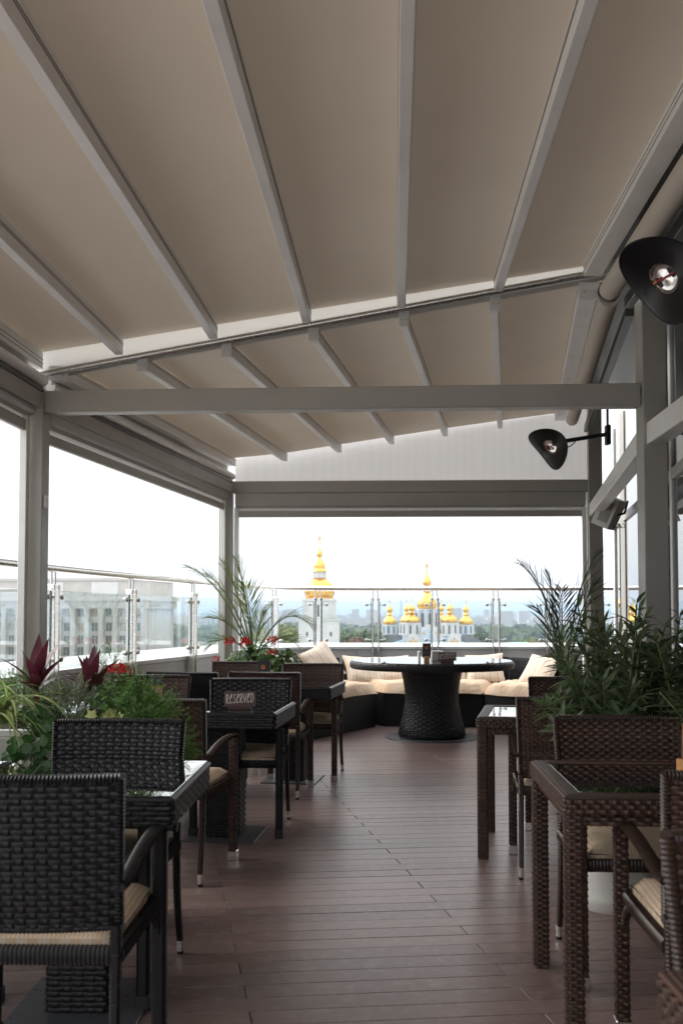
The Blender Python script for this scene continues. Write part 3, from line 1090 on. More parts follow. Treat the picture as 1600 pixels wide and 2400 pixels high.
# far roof section, turned slightly to the right
FAR = [(-1.755, 2.745, -1.135, 2.80, 0.11), (-1.23, 2.80, -0.578, 2.856, 0.052), (-0.707, 2.885, -0.022, 2.944, 0.052), (-0.171, 2.975, 0.517, 3.028, 0.052),
       (0.382, 3.06, 1.066, 3.112, 0.052), (0.935, 3.15, 1.628, 3.192, 0.052), (1.50, 3.215, 2.243, 3.275, 0.11)]
FY0, FY1 = 5.87, 9.80
for i, (xa, za, xb, z_, w) in enumerate(FAR):
    y0 = yend(xa) + 0.06
    ro = MB().beam((xa, y0, za + 0.04), (xb, FY1, z_ + 0.04), w, 0.08, 0.004).build('rafter', 'alu_light', pg)
    ec = MB().box(xa - w / 2 - 0.006, xa + w / 2 + 0.006, y0 - 0.055, y0 - 0.001, za - 0.012, za + 0.080, 0.003).build('end_cap', 'strip', ro)
    sc = MB()
    for sg in (-1, 1):
        sc.tube([(xa + sg * w * 0.3, y0 - 0.054, za + 0.02), (xa + sg * w * 0.3, y0 - 0.058, za + 0.02)], 0.004, 6)
    sc.build('screw', 'steel_dull', ro)
    gr = MB()
    for sg in (-1, 1):
        for dz in (0.058, 0.07):
            gr.beam((xa + sg * (w / 2 + 0.0005), y0, za + dz), (xb + sg * (w / 2 + 0.0005), FY1, z_ + dz), 0.0025, 0.003)
    gr.build('groove', 'alu_dark', ro)
for i in range(len(FAR) - 1):
    a, b = FAR[i], FAR[i + 1]
    ya, yb_ = yend(a[0]) + 0.03, yend(b[0]) + 0.03
    canopy((a[0], ya, a[1] + 0.084), (a[2], FY1, a[3] + 0.084), (b[0], yb_, b[1] + 0.084), (b[2], FY1, b[3] + 0.084), -0.026)
MB().beam((-1.80, 5.93, 2.775), (-1.17, 9.80, 2.815), 0.012, 0.12).build('fascia', 'alu', pg)
MB().beam((LW(YE) , YE, 2.77), (-1.92, 5.80, 2.77), 0.012, 0.12).build('fascia', 'alu', pg)
# fabric roller along the right edge, with a dark collar at the fold
MB().tube([(1.585 - 0.055 * (5.6 - YE), YE, 3.20), (1.585, 5.6, 3.20)], 0.062, 20).build('roller_tube', 'fabric', pg, 60)
MB().tube([(1.615, 5.72, 3.20), (1.98, 7.7, 3.232), (2.345, 9.70, 3.265)], 0.062, 20).build('roller_tube', 'fabric', pg, 60)
MB().tube([(1.585, 5.60, 3.20), (1.588, 5.64, 3.20)], 0.066, 20).build('roller_collar', 'black', pg, 50)
for a, b in (((1.70, 5.62, 3.13), (1.70 - 0.055 * 8.2, YE, 3.13)), ((1.75, 5.76, 3.13), (2.49, 9.7, 3.17))):
    MB().beam(a, b, 0.05, 0.07, 0.004).build('roller_track', 'alu_dark', pg)
# soffit that closes the roof against the building
sf = MB()
sf.prism([(1.55 - 0.055 * 8.3, YE), (FG(YE) + 0.2, YE), (FG(5.67) + 0.2, 5.67), (1.58, 5.67)], 3.425, 3.47)
sf.prism([(1.58, 5.68), (FG(5.68) + 0.2, 5.68), (FG(9.8) + 0.2, 9.8), (2.32, 9.8)], 3.425, 3.47)
sf.build('soffit', 'alu_dark', pg)
# mesh gable above the far cross beam
gm = MB()
gp_ = [(-1.10, 9.895, 2.664), (2.512, 9.80, 2.664), (2.512, 9.80, 3.42), (2.30, 9.806, 3.40), (-1.10, 9.895, 2.90)]
gm.add(gp_ + [(x, y + 0.003, z) for x, y, z in gp_], [(0, 1, 2, 3, 4), (9, 8, 7, 6, 5)])
gm.build('gable_screen', 'screen', pg)

# ------------------------------------------------------------------ roller blinds, raised
def blind(label, a, b, z_c0, z_c1, z_s, z_b, outx, guides=True):
    a = Vector((a[0], a[1], 0)); b = Vector((b[0], b[1], 0))
    th = thing('roller_blind', label, 'blind', ((a.x + b.x) / 2, (a.y + b.y) / 2, 0), group='raised roller blinds', world_coords=True)
    up = Vector((0, 0, 1))
    zc = (z_c0 + z_c1) / 2; h = z_c1 - z_c0
    d = (b - a).normalized(); o_ = Vector((d.y, -d.x, 0)) * outx
    c = MB()
    sec = [(-0.055, -0.5), (0.02, -0.5), (0.047, -0.36), (0.057, -0.1), (0.057, 0.5), (-0.055, 0.5)]
    vs_ = []
    for p in (a, b):
        for x, z in sec:
            q = p + o_ * x
            vs_.append((q.x, q.y, zc + z * h))
    n = len(sec)
    fs = [(k, (k + 1) % n, n + (k + 1) % n, n + k) for k in range(n)] + [tuple(range(n)), tuple(range(2 * n - 1, n - 1, -1))]
    c.add(vs_, fs); c.build('cassette', 'alu', th, 35)
    MB().beam(a + up * (z_c0 + z_s) / 2, b + up * (z_c0 + z_s) / 2, 0.004, z_c0 - z_s).build('screen', 'screen', th)
    MB().beam(a + d * 0.02 + up * (z_s + z_b) / 2, b - d * 0.02 + up * (z_s + z_b) / 2, 0.035, z_s - z_b, 0.006).build('bottom_bar', 'alu', th)
    if guides:
        for p, sg in ((a, 1), (b, -1)):
            q = p + d * sg * 0.012
            MB().box(q.x - 0.022, q.x + 0.022, q.y - 0.03, q.y + 0.03, 0.0, z_c0, 0.003).build('guide_rail', 'alu_light', th)
    return th
blind('raised blind cassette left of the near left post', (LW(1.4) - 0.0, 1.4), (-1.905, 5.755), 2.48, 2.535, 2.455, 2.385, 1)
blind('raised blind between the left post and the far corner post', (-1.868, 5.965), (-1.208, 9.815), 2.455, 2.535, 2.42, 2.355, 1)
blind('raised blind across the far end above the domes', (-1.095, 9.915), (2.49, 9.80), 2.385, 2.530, 2.352, 2.288, 1)

# ------------------------------------------------------------------ glass front of the building on the right
fac = thing('glass_facade', 'reflective glass front of the building along the right side', 'facade', (2.0, 5.0, 0), world_coords=True)
cuts = [-2.6, 0.4, 3.4, 6.96, 10.08, 11.0]
for y in cuts + [5.67]:
    wd = 0.05 if y != 10.08 else 0.16
    MB().box(FG(y) - 0.03, FG(y) + 0.05, y - wd / 2, y + wd / 2, 0, 3.425, 0.004).build('mullion', 'alu' if y == 10.08 else 'alu_light', fac)
edges = sorted(cuts + [5.67])
for a, b in zip(edges, edges[1:]):
    for z0, z1 in ((0.08, 2.26), (2.34, 3.42)):
        g = MB().beam((FG(a + 0.03), a + 0.03, (z0 + z1) / 2), (FG(b - 0.03), b - 0.03, (z0 + z1) / 2), 0.012, z1 - z0)
        g.build('pane', 'facglass', fac)
    for z0, z1 in ((0, 0.08), (2.26, 2.34)):
        MB().beam((FG(a + 0.026), a + 0.026, (z0 + z1) / 2), (FG(b - 0.026), b - 0.026, (z0 + z1) / 2), 0.06, z1 - z0, 0.003).build('transom', 'alu', fac)
    pv = (a + b) / 2
    MB().box(FG(pv) - 0.012, FG(pv) + 0.02, pv - 0.008, pv + 0.008, 0.08, 2.26, 0.002).build('seal', 'alu_dark', fac)
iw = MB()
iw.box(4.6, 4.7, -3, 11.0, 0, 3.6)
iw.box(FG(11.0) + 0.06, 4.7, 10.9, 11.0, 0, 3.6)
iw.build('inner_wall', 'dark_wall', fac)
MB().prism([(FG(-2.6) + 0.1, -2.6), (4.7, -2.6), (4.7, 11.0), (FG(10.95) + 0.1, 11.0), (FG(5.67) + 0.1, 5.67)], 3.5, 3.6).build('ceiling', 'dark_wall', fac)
# ------------------------------------------------------------------ wicker armchairs (facing +Y, origin on the floor)
def make_chair(style):
    blk = style == 'black'
    wm = 'wblack' if blk else 'wbrown'; wr_ = 'wrap_black' if blk else 'wrap_brown'; cm_ = 'core_black' if blk else 'core_brown'
    pu, pv, am = (0.033, 0.0152, 0.0038) if blk else (0.0215, 0.0128, 0.0030)
    ch = thing('wicker_armchair', style, 'chair')
    HW = 0.252; TOP = 0.868; BOT = 0.485
    def bc(x, z, off):            # back panel: bowed in plan, leaning back a little
        y = -0.224 - 0.065 * (z - 0.45) / 0.42 + 0.030 * (x / HW) ** 2 + off
        return Vector((x * (0.97 + 0.06 * (z - 0.45) / 0.42), y, z))
    bk = MB()
    for off, flip in ((-0.012, 1), (0.012, 0)):
        def P(u, v, off=off, flip=flip):
            x = (-1 + 2 * (1 - u if flip else u)) * (HW - 0.004)
            return bc(x, BOT + (TOP - 0.008 - BOT) * v, off)
        g = MB(); g.grid(P, 8, 4); g.uv = [(0.0, 0.0)] * len(g.uv)
        bk.add(g.v, g.f)
    back = bk.build('backrest', cm_, ch, 60)
    wv = MB()
    for off, sg in ((-0.016, -1), (0.016, 1)):
        nu = 2 * round(2 * HW / pu / 2); nv = round((TOP - BOT) / pv)
        def P(u, v, off=off, sg=sg, nu=nu, nv=nv):
            x = (-1 + 2 * u / nu) * HW
            p = bc(x, BOT + (TOP - BOT) * v / nv, off)
            n = Vector((-0.24 * (x / HW), 1, 0.1)).normalized() * sg
            return p, n
        weave(wv, P, nu, nv, am)
    wv.build('weave', wm, back, 60, kind='stuff')
    rim = MB()
    ribbed(rim, [bc(HW * (-1 + 2 * i / 8), TOP, 0) for i in range(9)], 0.040, 0.024, 0.010, 0.0016)
    ribbed(rim, [bc(HW * (-1 + 2 * i / 8), BOT, 0) for i in range(9)], 0.036, 0.018, 0.010, 0.0014)
    for s in (-1, 1):
        ribbed(rim, [bc(s * HW, BOT - 0.01, 0), bc(s * HW, (TOP + BOT) / 2, 0), bc(s * HW, TOP + 0.004, 0)], 0.022, 0.040, 0.010, 0.0016, up=(0, 1, 0))
    rim.build('rim', wr_, back, 60)
    for s in (-1, 1):
        # rear legs: slim, curving backwards
        lg = MB()
        ribbed(lg, bez((s * 0.246, -0.232, 0.50), (s * 0.244, -0.218, 0.26), (s * 0.250, -0.272, 0.055), 7), (0.030, 0.024), 0.030, 0.011, 0.0010, up=(0, 1, 0))
        lo = lg.build('leg', wr_, ch, 40)
        MB().lathe([(0.0125, 0.0), (0.0135, 0.006), (0.0135, 0.013)], 10, (s * 0.2515, -0.274, 0.0)).build('foot', 'black', lo, 50)
        MB().lathe([(0.0145, 0.012), (0.0145, 0.058)], 12, (s * 0.2510, -0.273, 0.0)).build('foot_cap', 'chrome', lo, 50)
        # front legs: square, running up into the armrests
        lg = MB()
        if blk:
            ribbed(lg, [(s * 0.262, 0.236, 0.045), (s * 0.262, 0.236, 0.628)], 0.045, 0.043, 0.012, 0.0009, up=(0, 1, 0))
            lo = lg.build('leg', wr_, ch, 40)
        else:
            lg.box(s * 0.262 - 0.0185, s * 0.262 + 0.0185, 0.2175, 0.2545, 0.045, 0.63, 0.003)
            lo = lg.build('leg', cm_, ch)
            lw = MB(); weave_box(lw, 0.042, 0.042, 0.047, 0.632, 0.009, 0.0175, 0.0115, 0.0028, c=(s * 0.262, 0.236))
            lw.build('weave', wm, lo, 60, kind='stuff')
        MB().box(s * 0.262 - 0.0255, s * 0.262 + 0.0255, 0.2105, 0.2615, 0.0, 0.05, 0.003).build('foot_cap', 'black' if blk else 'chrome', lo)
        ar = MB()
        path = bez((s * 0.262, 0.268, 0.640), (s * 0.268, 0.10, 0.668), (s * 0.262, -0.08, 0.622), 6) + bez((s * 0.262, -0.08, 0.622), (s * 0.258, -0.17, 0.592), (s * 0.250, -0.235, 0.590), 4)[1:]
        ribbed(ar, path, 0.041, 0.019, 0.010, 0.0013)
        ar.build('armrest', wr_, ch, 40)
    rl_ = MB()
    for y in (0.225, -0.222):
        ribbed(rl_, [(-0.25, y, 0.418), (0.25, y, 0.418)], 0.034, 0.046, 0.012, 0.0012)
    for s in (-1, 1):
        ribbed(rl_, bez((s * 0.248, -0.222, 0.418), (s * 0.242, 0, 0.405), (s * 0.248, 0.225, 0.418), 5), 0.034, 0.040, 0.012, 0.0012)
        ribbed(rl_, bez((s * 0.25, 0.12, 0.415), (s * 0.252, 0.21, 0.40), (s * 0.258, 0.225, 0.33), 4), 0.026, 0.024, 0.012, 0.0012, up=(1, 0, 0))
    rl_.build('seat_rail', wr_, ch, 40)
    MB().box(-0.24, 0.24, -0.215, 0.215, 0.405, 0.432, 0.004).build('seat', cm_, ch)
    cu = MB()
    def P(u, v):
        x = -0.232 + 0.464 * u; y = -0.205 + 0.435 * v
        e = min(u, 1 - u, v, 1 - v)
        return Vector((x, y, 0.452 + 0.034 * min(1, e / 0.12) ** 0.5 - 0.006 * math.cos(6 * u) * math.sin(5 * v)))
    cu.grid(P, 14, 14)
    co = cu.build('cushion', 'cush', ch, 180)
    sd = MB()
    ring = [(-0.232, -0.205), (0.232, -0.205), (0.232, 0.23), (-0.232, 0.23)]
    vs_, us, fs = [], [], []
    m_ = 0
    for i in range(4):
        a, b = Vector(ring[i]), Vector(ring[(i + 1) % 4])
        for k in range(8):
            q = a.lerp(b, k / 8)
            vs_ += [(q.x, q.y, 0.434), (q.x, q.y, 0.453)]
            us += [((i * 8 + k) / 16, 0.1), ((i * 8 + k) / 16, 1)]
            m_ += 1
    for k in range(m_):
        a, b = 2 * k, 2 * ((k + 1) % m_)
        fs.append((a, b, b + 1, a + 1))
    sd.add(vs_, fs, us)
    sd.build('cushion_border', 'cush_edge', co, 180)
    ch.scale = (0.955, 1, 1)
    return ch

proto = {'black': make_chair('black'), 'brown': make_chair('brown')}
used = {'black': False, 'brown': False}
def place_chair(style, x, y, rz, label, group):
    if not used[style]:
        used[style] = True
        o = proto[style]
        o.location = (x, y, 0); o.rotation_euler = (0, 0, R(rz))
        o['label'] = label; o['group'] = group
        return o
    return copy_tree(proto[style], (x, y, 0), rz, label, group)
GB, GN = 'black wicker armchairs', 'brown wicker armchairs'
place_chair('black', -0.80, 2.70, -1, 'black wicker armchair in the near left corner, its back to the viewer', GB)
place_chair('black', -0.872, 3.44, 175, 'black wicker armchair behind the near left table, in front of the planter', GB)
place_chair('black', -1.60, 3.44, 180, 'black wicker armchair cut off by the left edge beside the spider plant', GB)
place_chair('brown', -0.855, 4.90, -10, 'brown wicker armchair half hidden by the fern at the left', GN)
place_chair('black', -0.59, 5.83, 176, 'black wicker armchair behind the reserved sign on the square table', GB)
place_chair('black', -1.09, 7.02, -6, 'black wicker armchair by the left rail, its dark back to the viewer', GB)
place_chair('brown', -1.27, 6.18, 178, 'brown wicker armchair beyond the red geranium, facing the viewer', GN)
place_chair('brown', -0.51, 7.03, -7, 'brown wicker armchair with its back to us at the third left table', GN)
place_chair('brown', -0.27, 7.72, 172, 'brown wicker armchair at the far side of the third left table', GN)
place_chair('brown', -0.90, 8.06, 172, 'brown wicker armchair in front of the pot of geraniums and palm', GN)
place_chair('brown', 1.14, 4.95, -7, 'brown wicker armchair behind the oleander, its back to the viewer', GN)
place_chair('brown', 1.41, 5.96, 168, 'brown wicker armchair mostly hidden behind the oleander leaves', GN)
place_chair('brown', 1.085, 3.57, 177, 'brown wicker armchair facing the viewer across the near right table', GN)
place_chair('brown', 1.095, 2.74, -3, 'brown wicker armchair at the near right table with cream cushion showing', GN)
place_chair('brown', 0.865, 1.55, 184, 'brown wicker armchair closest to the viewer, cut off at the right', GN)

# ------------------------------------------------------------------ square black pedestal tables
def make_table_black():
    t_ = thing('square_table', '', 'table')
    W, H0, H1 = 0.71, 0.655, 0.738
    MB().box(-W / 2 + 0.006, W / 2 - 0.006, -W / 2 + 0.006, W / 2 - 0.006, H0 + 0.004, H1 - 0.006, 0.012).build('frame', 'core_black', t_)
    wv = MB()
    weave_box(wv, W, W, H0, H1 - 0.010, 0.02, 0.038, 0.0150, 0.0036)
    wv.build('weave', 'wblack', t_, 60, kind='stuff')
    rim = MB()
    hw = W / 2 - 0.004
    for a, b in (((-hw, -hw), (hw, -hw)), ((hw, -hw), (hw, hw)), ((hw, hw), (-hw, hw)), ((-hw, hw), (-hw, -hw))):
        ribbed(rim, [(a[0], a[1], H1 - 0.007), (b[0], b[1], H1 - 0.007)], 0.016, 0.014, 0.03, 0.0008)
    rim.build('rim', 'wblack', t_, 60)
    g = MB().box(-W / 2 + 0.010, W / 2 - 0.010, -W / 2 + 0.010, W / 2 - 0.010, H1 - 0.002, H1 + 0.006, 0.0015)
    g.build('glass_top', 'tglass', t_)
    MB().box(-0.095, 0.095, -0.095, 0.095, 0.008, H0 + 0.01, 0.004).build('pedestal', 'core_black', t_)
    wv = MB(); weave_box(wv, 0.198, 0.198, 0.01, H0, 0.012, 0.040, 0.0165, 0.0032)
    wv.build('pedestal_weave', 'wblack', t_, 60, kind='stuff')
    MB().box(-0.21, 0.21, -0.21, 0.21, 0.001, 0.009, 0.002).build('base_plate', 'plate', t_)
    return t_
tb = make_table_black()
spots = [(-0.845, 3.22, -1, 'black woven square table with glass top at the near left'),
         (-0.675, 5.66, -6, 'black woven square table carrying the reserved sign on its glass'),
         (-0.375, 7.53, -9, 'black woven square table nearest the sofa on the left'),
         (-1.575, 3.21, -1, 'black woven square table running out of the left edge beside the trough'),
         (-1.43, 5.62, -6, 'black woven square table by the left rail behind the planter')]
for i, (x, y, rz, lb) in enumerate(spots):
    if i == 0:
        tb.location = (x, y, 0); tb.rotation_euler = (0, 0, R(rz)); tb['label'] = lb; tb['group'] = 'square black pedestal tables'
    else:
        copy_tree(tb, (x, y, 0), rz, lb)

# ------------------------------------------------------------------ brown four-legged tables
def make_table_brown():
    t_ = thing('wicker_table', '', 'table')
    W = 0.71; z1 = 0.742; fw = 0.062; th = 0.055
    h = W / 2
    fr = MB()
    fr.box(-h + .004, h - .004, -h + .004, -h + fw, z1 - th, z1 - 0.008, .004); fr.box(-h + .004, h - .004, h - fw, h - .004, z1 - th, z1 - 0.008, .004)
    fr.box(-h + .004, -h + fw, -h + fw, h - fw, z1 - th, z1 - 0.008); fr.box(h - fw, h - .004, -h + fw, h - fw, z1 - th, z1 - 0.008)
    fo = fr.build('frame', 'core_brown', t_)
    st = MB()
    n = 6
    for k in range(n):                      # strands laid lengthwise over the rim, mitred at the corners
        o_ = h - 0.006 - k * (fw - 0.01) / (n - 1)
        rr_ = 0.0062
        z = z1 - 0.007 + (0.003 if 0 < k < n - 1 else -0.002)
        for a, b in (((-o_, -o_), (o_, -o_)), ((o_, -o_), (o_, o_)), ((o_, o_), (-o_, o_)), ((-o_, o_), (-o_, -o_))):
            st.tube([(a[0], a[1], z), (b[0], b[1], z)], rr_, 6)
    st.build('rim_strands', 'wbrown', fo, 60)
    wv = MB()
    weave_box(wv, W + 0.002, W + 0.002, z1 - th, z1 - 0.012, 0.016, 0.0170, 0.0145, 0.0032)
    weave_box(wv, W - 0.05, W - 0.05, z1 - th - 0.04, z1 - th, 0.01, 0.022, 0.0135, 0.003)
    wv.build('weave', 'wbrown', fo, 60, kind='stuff')
    MB().box(-h + 0.035, h - 0.035, -h + 0.035, h - 0.035, z1 - th - 0.038, z1 - th + 0.002).build('apron', 'core_brown', t_)
    MB().box(-h + fw - 0.004, h - fw + 0.004, -h + fw - 0.004, h - fw + 0.004, z1 - 0.010, z1 - 0.003, 0.0015).build('glass_top', 'tglass', t_)
    for sx in (-1, 1):
        for sy in (-1, 1):
            c_ = (sx * (h - 0.030), sy * (h - 0.030))
            lg = MB().box(c_[0] - 0.024, c_[0] + 0.024, c_[1] - 0.024, c_[1] + 0.024, 0.0, z1 - th, 0.003)
            lo = lg.build('leg', 'core_brown', t_)
            wv = MB(); weave_box(wv, 0.053, 0.053, 0.002, z1 - th + 0.004, 0.010, 0.0150, 0.0098, 0.0025, c=c_)
            wv.build('weave', 'wbrown', lo, 60, kind='stuff')
    return t_
tn = make_table_brown()
spots = [(1.035, 3.22, -3, 'brown wicker four-legged table with dark glass at the near right'),
         (1.13, 5.36, -12, 'brown wicker four-legged table beyond the oleander by the aisle'),
         (0.835, 1.135, 0, 'brown wicker table corner cut off at the bottom right')]
for i, (x, y, rz, lb) in enumerate(spots):
    if i == 0:
        tn.location = (x, y, 0); tn.rotation_euler = (0, 0, R(rz)); tn['label'] = lb; tn['group'] = 'brown wicker tables'
    else:
        copy_tree(tn, (x, y, 0), rz, lb)

# ------------------------------------------------------------------ big round table
rt = thing('round_table', 'big round black wicker table with a mirroring glass top', 'table', (0.945, 10.12, 0))
MB().lathe([(0.0, 0.0), (0.485, 0.0), (0.488, 0.004), (0.485, 0.010), (0.0, 0.010)], 64).build('base_plate', 'plate', rt, 40)
prof = [(0.335, 0.012), (0.345, 0.03), (0.335, 0.10), (0.30, 0.22), (0.272, 0.36), (0.270, 0.45), (0.285, 0.56), (0.31, 0.68), (0.32, 0.72)]
def prof_at(z):
    for (r0, z0), (r1, z1) in zip(prof, prof[1:]):
        if z <= z1: return r0 + (r1 - r0) * max(0, (z - z0) / (z1 - z0))
    return prof[-1][0]
ped = MB().lathe(prof, 40).build('pedestal', 'core_black', rt, 60)
wv = MB()
nu, nv = 44, 30
def P(u, v):
    z = 0.014 + 0.70 * v / nv; r_ = prof_at(z) + 0.004; a = 2 * math.pi * u / nu
    return Vector((r_ * math.cos(a), r_ * math.sin(a), z)), Vector((math.cos(a), math.sin(a), 0))
weave(wv, P, nu, nv, 0.0045, close=True)
wv.build('weave', 'wblack', ped, 60, kind='stuff')
top = MB().lathe([(0.0, 0.722), (0.84, 0.722), (0.852, 0.735), (0.852, 0.785), (0.84, 0.797), (0.0, 0.797)], 72).build('table_top', 'core_black', rt, 40)
wv = MB()
nu, nv = 100, 4
def P(u, v):
    a = 2 * math.pi * u / nu
    z = 0.724 + 0.072 * v / nv; r_ = 0.856 - 0.014 * abs(v / nv * 2 - 1) ** 3
    return Vector((r_ * math.cos(a), r_ * math.sin(a), z)), Vector((math.cos(a), math.sin(a), 0))
weave(wv, P, nu, nv, 0.004, close=True)
wv.build('weave', 'wblack', top, 60, kind='stuff')
MB().lathe([(0.0, 0.7975), (0.832, 0.7975), (0.835, 0.801), (0.832, 0.805), (0.0, 0.805)], 72).build('glass_top', 'tglass', rt, 40)

# ------------------------------------------------------------------ curved sofa in modules
def sofa(label, f0, f1, b0, b1, back=True):
    base = Vector(((f0[0] + f1[0] + b0[0] + b1[0]) / 4, (f0[1] + f1[1] + b0[1] + b1[1]) / 4, 0))
    s_ = thing('sofa_module', label, 'sofa', base, group='curved wicker sofa', world_coords=True)
    MB().prism([f0, f1, b1, b0], 0.03, 0.385).build('base', 'core_black', s_)
    pl = MB().prism([Vector(p) * 0.98 + Vector((base.x, base.y)) * 0.02 for p in (f0, f1, b1, b0)], 0.0, 0.035)
    pl.build('plinth', 'core_black', s_)
    wv = MB()
    for a, b in ((f0, f1), (b0, f0), (f1, b1)):
        a, b = Vector((*a, 0)), Vector((*b, 0))
        L = (b - a).length; d = (b - a).normalized(); n_ = Vector((d.y, -d.x, 0))
        nu = 2 * max(1, round(L / 0.034 / 2)); nv = 20
        def P(u, v, a=a, b=b, n_=n_, nu=nu, nv=nv):
            return a.lerp(b, u / nu) + Vector((0, 0, 0.035 + 0.35 * v / nv)) + n_ * 0.005, n_
        weave(wv, P, nu, nv, 0.0042, sub=2)
    wv.build('weave', 'wblack', s_, 60, kind='stuff')
    F0, F1, B0, B1 = (Vector((*p, 0)) for p in (f0, f1, b0, b1))
    cu = MB()
    def ringpt(a, lift, inset):
        return a
    def P(u, v):
        e0 = F0.lerp(F1, u); e1 = B0.lerp(B1, u)
        q = e0.lerp(e1, -0.02 + 0.86 * v)
        e = min(u, 1 - u, v, 1 - v)
        q.z = 0.385 + 0.125 * min(1, e / 0.075) ** 0.4 + 0.009 * math.sin(23 * u + 9 * v) * math.sin(17 * v + 3) - 0.006 * math.sin(7 * u)
        if e < 0.02: q += (e0 - e1).normalized() * 0.02 * (1 if v < 0.1 else 0)
        return q
    cu.grid(P, 26, 22)
    cu.build('seat_cushion', 'sofa_cush', s_, 180)
    if back:
        dB = (B1 - B0).normalized(); nB = Vector((dB.y, -dB.x, 0))
        if nB.dot(F0 - B0) < 0: nB = -nB
        bm_ = MB()
        q0 = B0 + nB * 0.055; q1 = B1 + nB * 0.055
        bm_.beam(q0 + Vector((0, 0, 0.575)), q1 + Vector((0, 0, 0.575)), 0.10, 0.38, 0.03)
        bo = bm_.build('backrest', 'core_black', s_)
        wv = MB()
        L = (q1 - q0).length; nu = 2 * max(1, round(L / 0.034 / 2)); nv = 22
        def P(u, v):
            return q0.lerp(q1, u / nu) + nB * 0.053 + Vector((0, 0, 0.39 + 0.375 * v / nv)), nB
        weave(wv, P, nu, nv, 0.004, sub=2)
        wv.build('weave', 'wblack', bo, 60, kind='stuff')
    return s_
sofa('left arm of the curved black wicker sofa with cream cushion', (-0.36, 9.78), (0.40, 11.06), (-0.98, 10.15), (-0.12, 11.72))
sofa('middle of the curved black wicker sofa behind the round table', (0.48, 11.10), (1.60, 10.98), (0.02, 12.0), (2.05, 11.90))
sofa('right arm of the curved sofa reaching behind the oleander', (1.63, 10.94), (2.32, 10.12), (2.12, 11.84), (2.98, 10.62))
# ------------------------------------------------------------------ pillows on the sofa
def pillow(label, loc, rot, w=0.46, h=0.46, d=0.13):
    mb = MB()
    for sg in (1, -1):
        def P(u, v, sg=sg):
            x = (u - 0.5) * 2; y = (v - 0.5) * 2
            e = (1 - x * x) * (1 - y * y)
            px = x * w / 2 * (1 - 0.09 * (1 - abs(y) ** 1.5)); py = y * h / 2 * (1 - 0.09 * (1 - abs(x) ** 1.5))
            return Vector((px, sg * d / 2 * max(0, e) ** 0.45 * (1 + 0.1 * math.sin(5 * x + 3 * y)), py))
        mb.grid(P, 14, 14)
    o = mb.build('pillow', 'pillow', None, 180)
    o.location = loc; o.rotation_euler = [R(a) for a in rot]
    return tag(o, label, 'pillow', 'striped sofa pillows')
pillow('striped pillow at the left end of the sofa, beside the geraniums', (-0.62, 10.36, 0.675), (-24, 6, 58), 0.5, 0.42)
pillow('big striped pillow standing tilted left of the round table', (-0.22, 11.05, 0.715), (-26, -20, 50), 0.50, 0.47, 0.15)
pillow('striped pillow lying low under the left rim of the round table', (0.25, 11.62, 0.625), (-40, 4, 22), 0.46, 0.40)
pillow('striped pillow beside the left edge of the table pedestal', (0.62, 11.74, 0.625), (-42, -3, 3), 0.44, 0.40)
pillow('striped pillow right of the table pedestal', (1.30, 11.68, 0.625), (-40, 3, -3), 0.46, 0.40)
pillow('striped pillow at the middle of the right cushions under the table rim', (1.72, 11.58, 0.64), (-38, -4, -8), 0.46, 0.42)
pillow('striped pillow at the right end of the sofa next to the oleander', (2.30, 11.16, 0.635), (-38, 5, -48), 0.46, 0.42)

# ------------------------------------------------------------------ signs and cards on the tables
def stroke(mb, pts, r_=0.02, sx=1.0, sy=1.0, ox=0.0, oy=0.0, y=0.0):
    pts = [Vector((ox + x * sx, y, oy + z * sy)) for x, z in pts]
    q = []
    P = [pts[0]] + pts + [pts[-1]]
    for i in range(1, len(P) - 2):
        for k in range(3):
            t_ = k / 3
            a, b, c, d = P[i - 1:i + 3]
            q.append(0.5 * ((2 * b) + (c - a) * t_ + (2 * a - 5 * b + 4 * c - d) * t_ ** 2 + (-a + 3 * b - 3 * c + d) * t_ ** 3))
    q.append(pts[-1])
    mb.tube(q, r_, 5)
LET = {'R': [[(0.1, 1), (0.22, 0)], [(0.1, 0.9), (0.45, 1), (0.75, 0.8), (0.55, 0.5), (0.2, 0.48), (0.45, 0.3), (0.65, 0.05), (0.95, 0.08)]],
       'E': [[(0.15, 0.5), (0.6, 0.7), (0.75, 0.95), (0.5, 1.0), (0.25, 0.6), (0.2, 0.2), (0.45, 0.0), (0.9, 0.2)]],
       'S': [[(0.85, 0.85), (0.55, 1.0), (0.25, 0.8), (0.5, 0.5), (0.8, 0.25), (0.5, 0.0), (0.1, 0.15)]],
       'V': [[(0.05, 1.0), (0.45, 0.02), (0.9, 1.0)]],
       'D': [[(0.2, 1), (0.25, 0.05)], [(0.1, 0.95), (0.6, 1.0), (0.95, 0.55), (0.7, 0.08), (0.2, 0.05)]]}
def reserved_sign(x, y, z, rz, label):
    s_ = thing('reserved_sign', label, 'sign', (x, y, z), rz, 'reserved signs')
    tilt = Matrix.Rotation(R(-14), 4, 'X')
    b = MB().box(-0.09, 0.09, -0.004, 0.004, 0.0, 0.085, 0.0015, Matrix.Translation((0, -0.01, 0.018)) @ tilt)
    bo = b.build('board', 'signbrown', s_)
    f = MB().box(-0.065, 0.065, -0.026, 0.03, 0.0, 0.022, 0.002)
    f.build('foot', 'signbrown', s_)
    tx = MB(); wl = 0.0198
    for i, ch_ in enumerate('RESERVED'):
        for st_ in LET[ch_]:
            stroke(tx, st_, 0.0016, 0.019, 0.052, -0.081 + i * wl, 0.014 + 0.0012 * i, -0.0052)
    mt = Matrix.Translation((0, -0.01, 0.018)) @ tilt
    tx.v = [tuple(mt @ Vector(q)) for q in tx.v]
    tx.build('lettering', 'chalk', bo, 180)
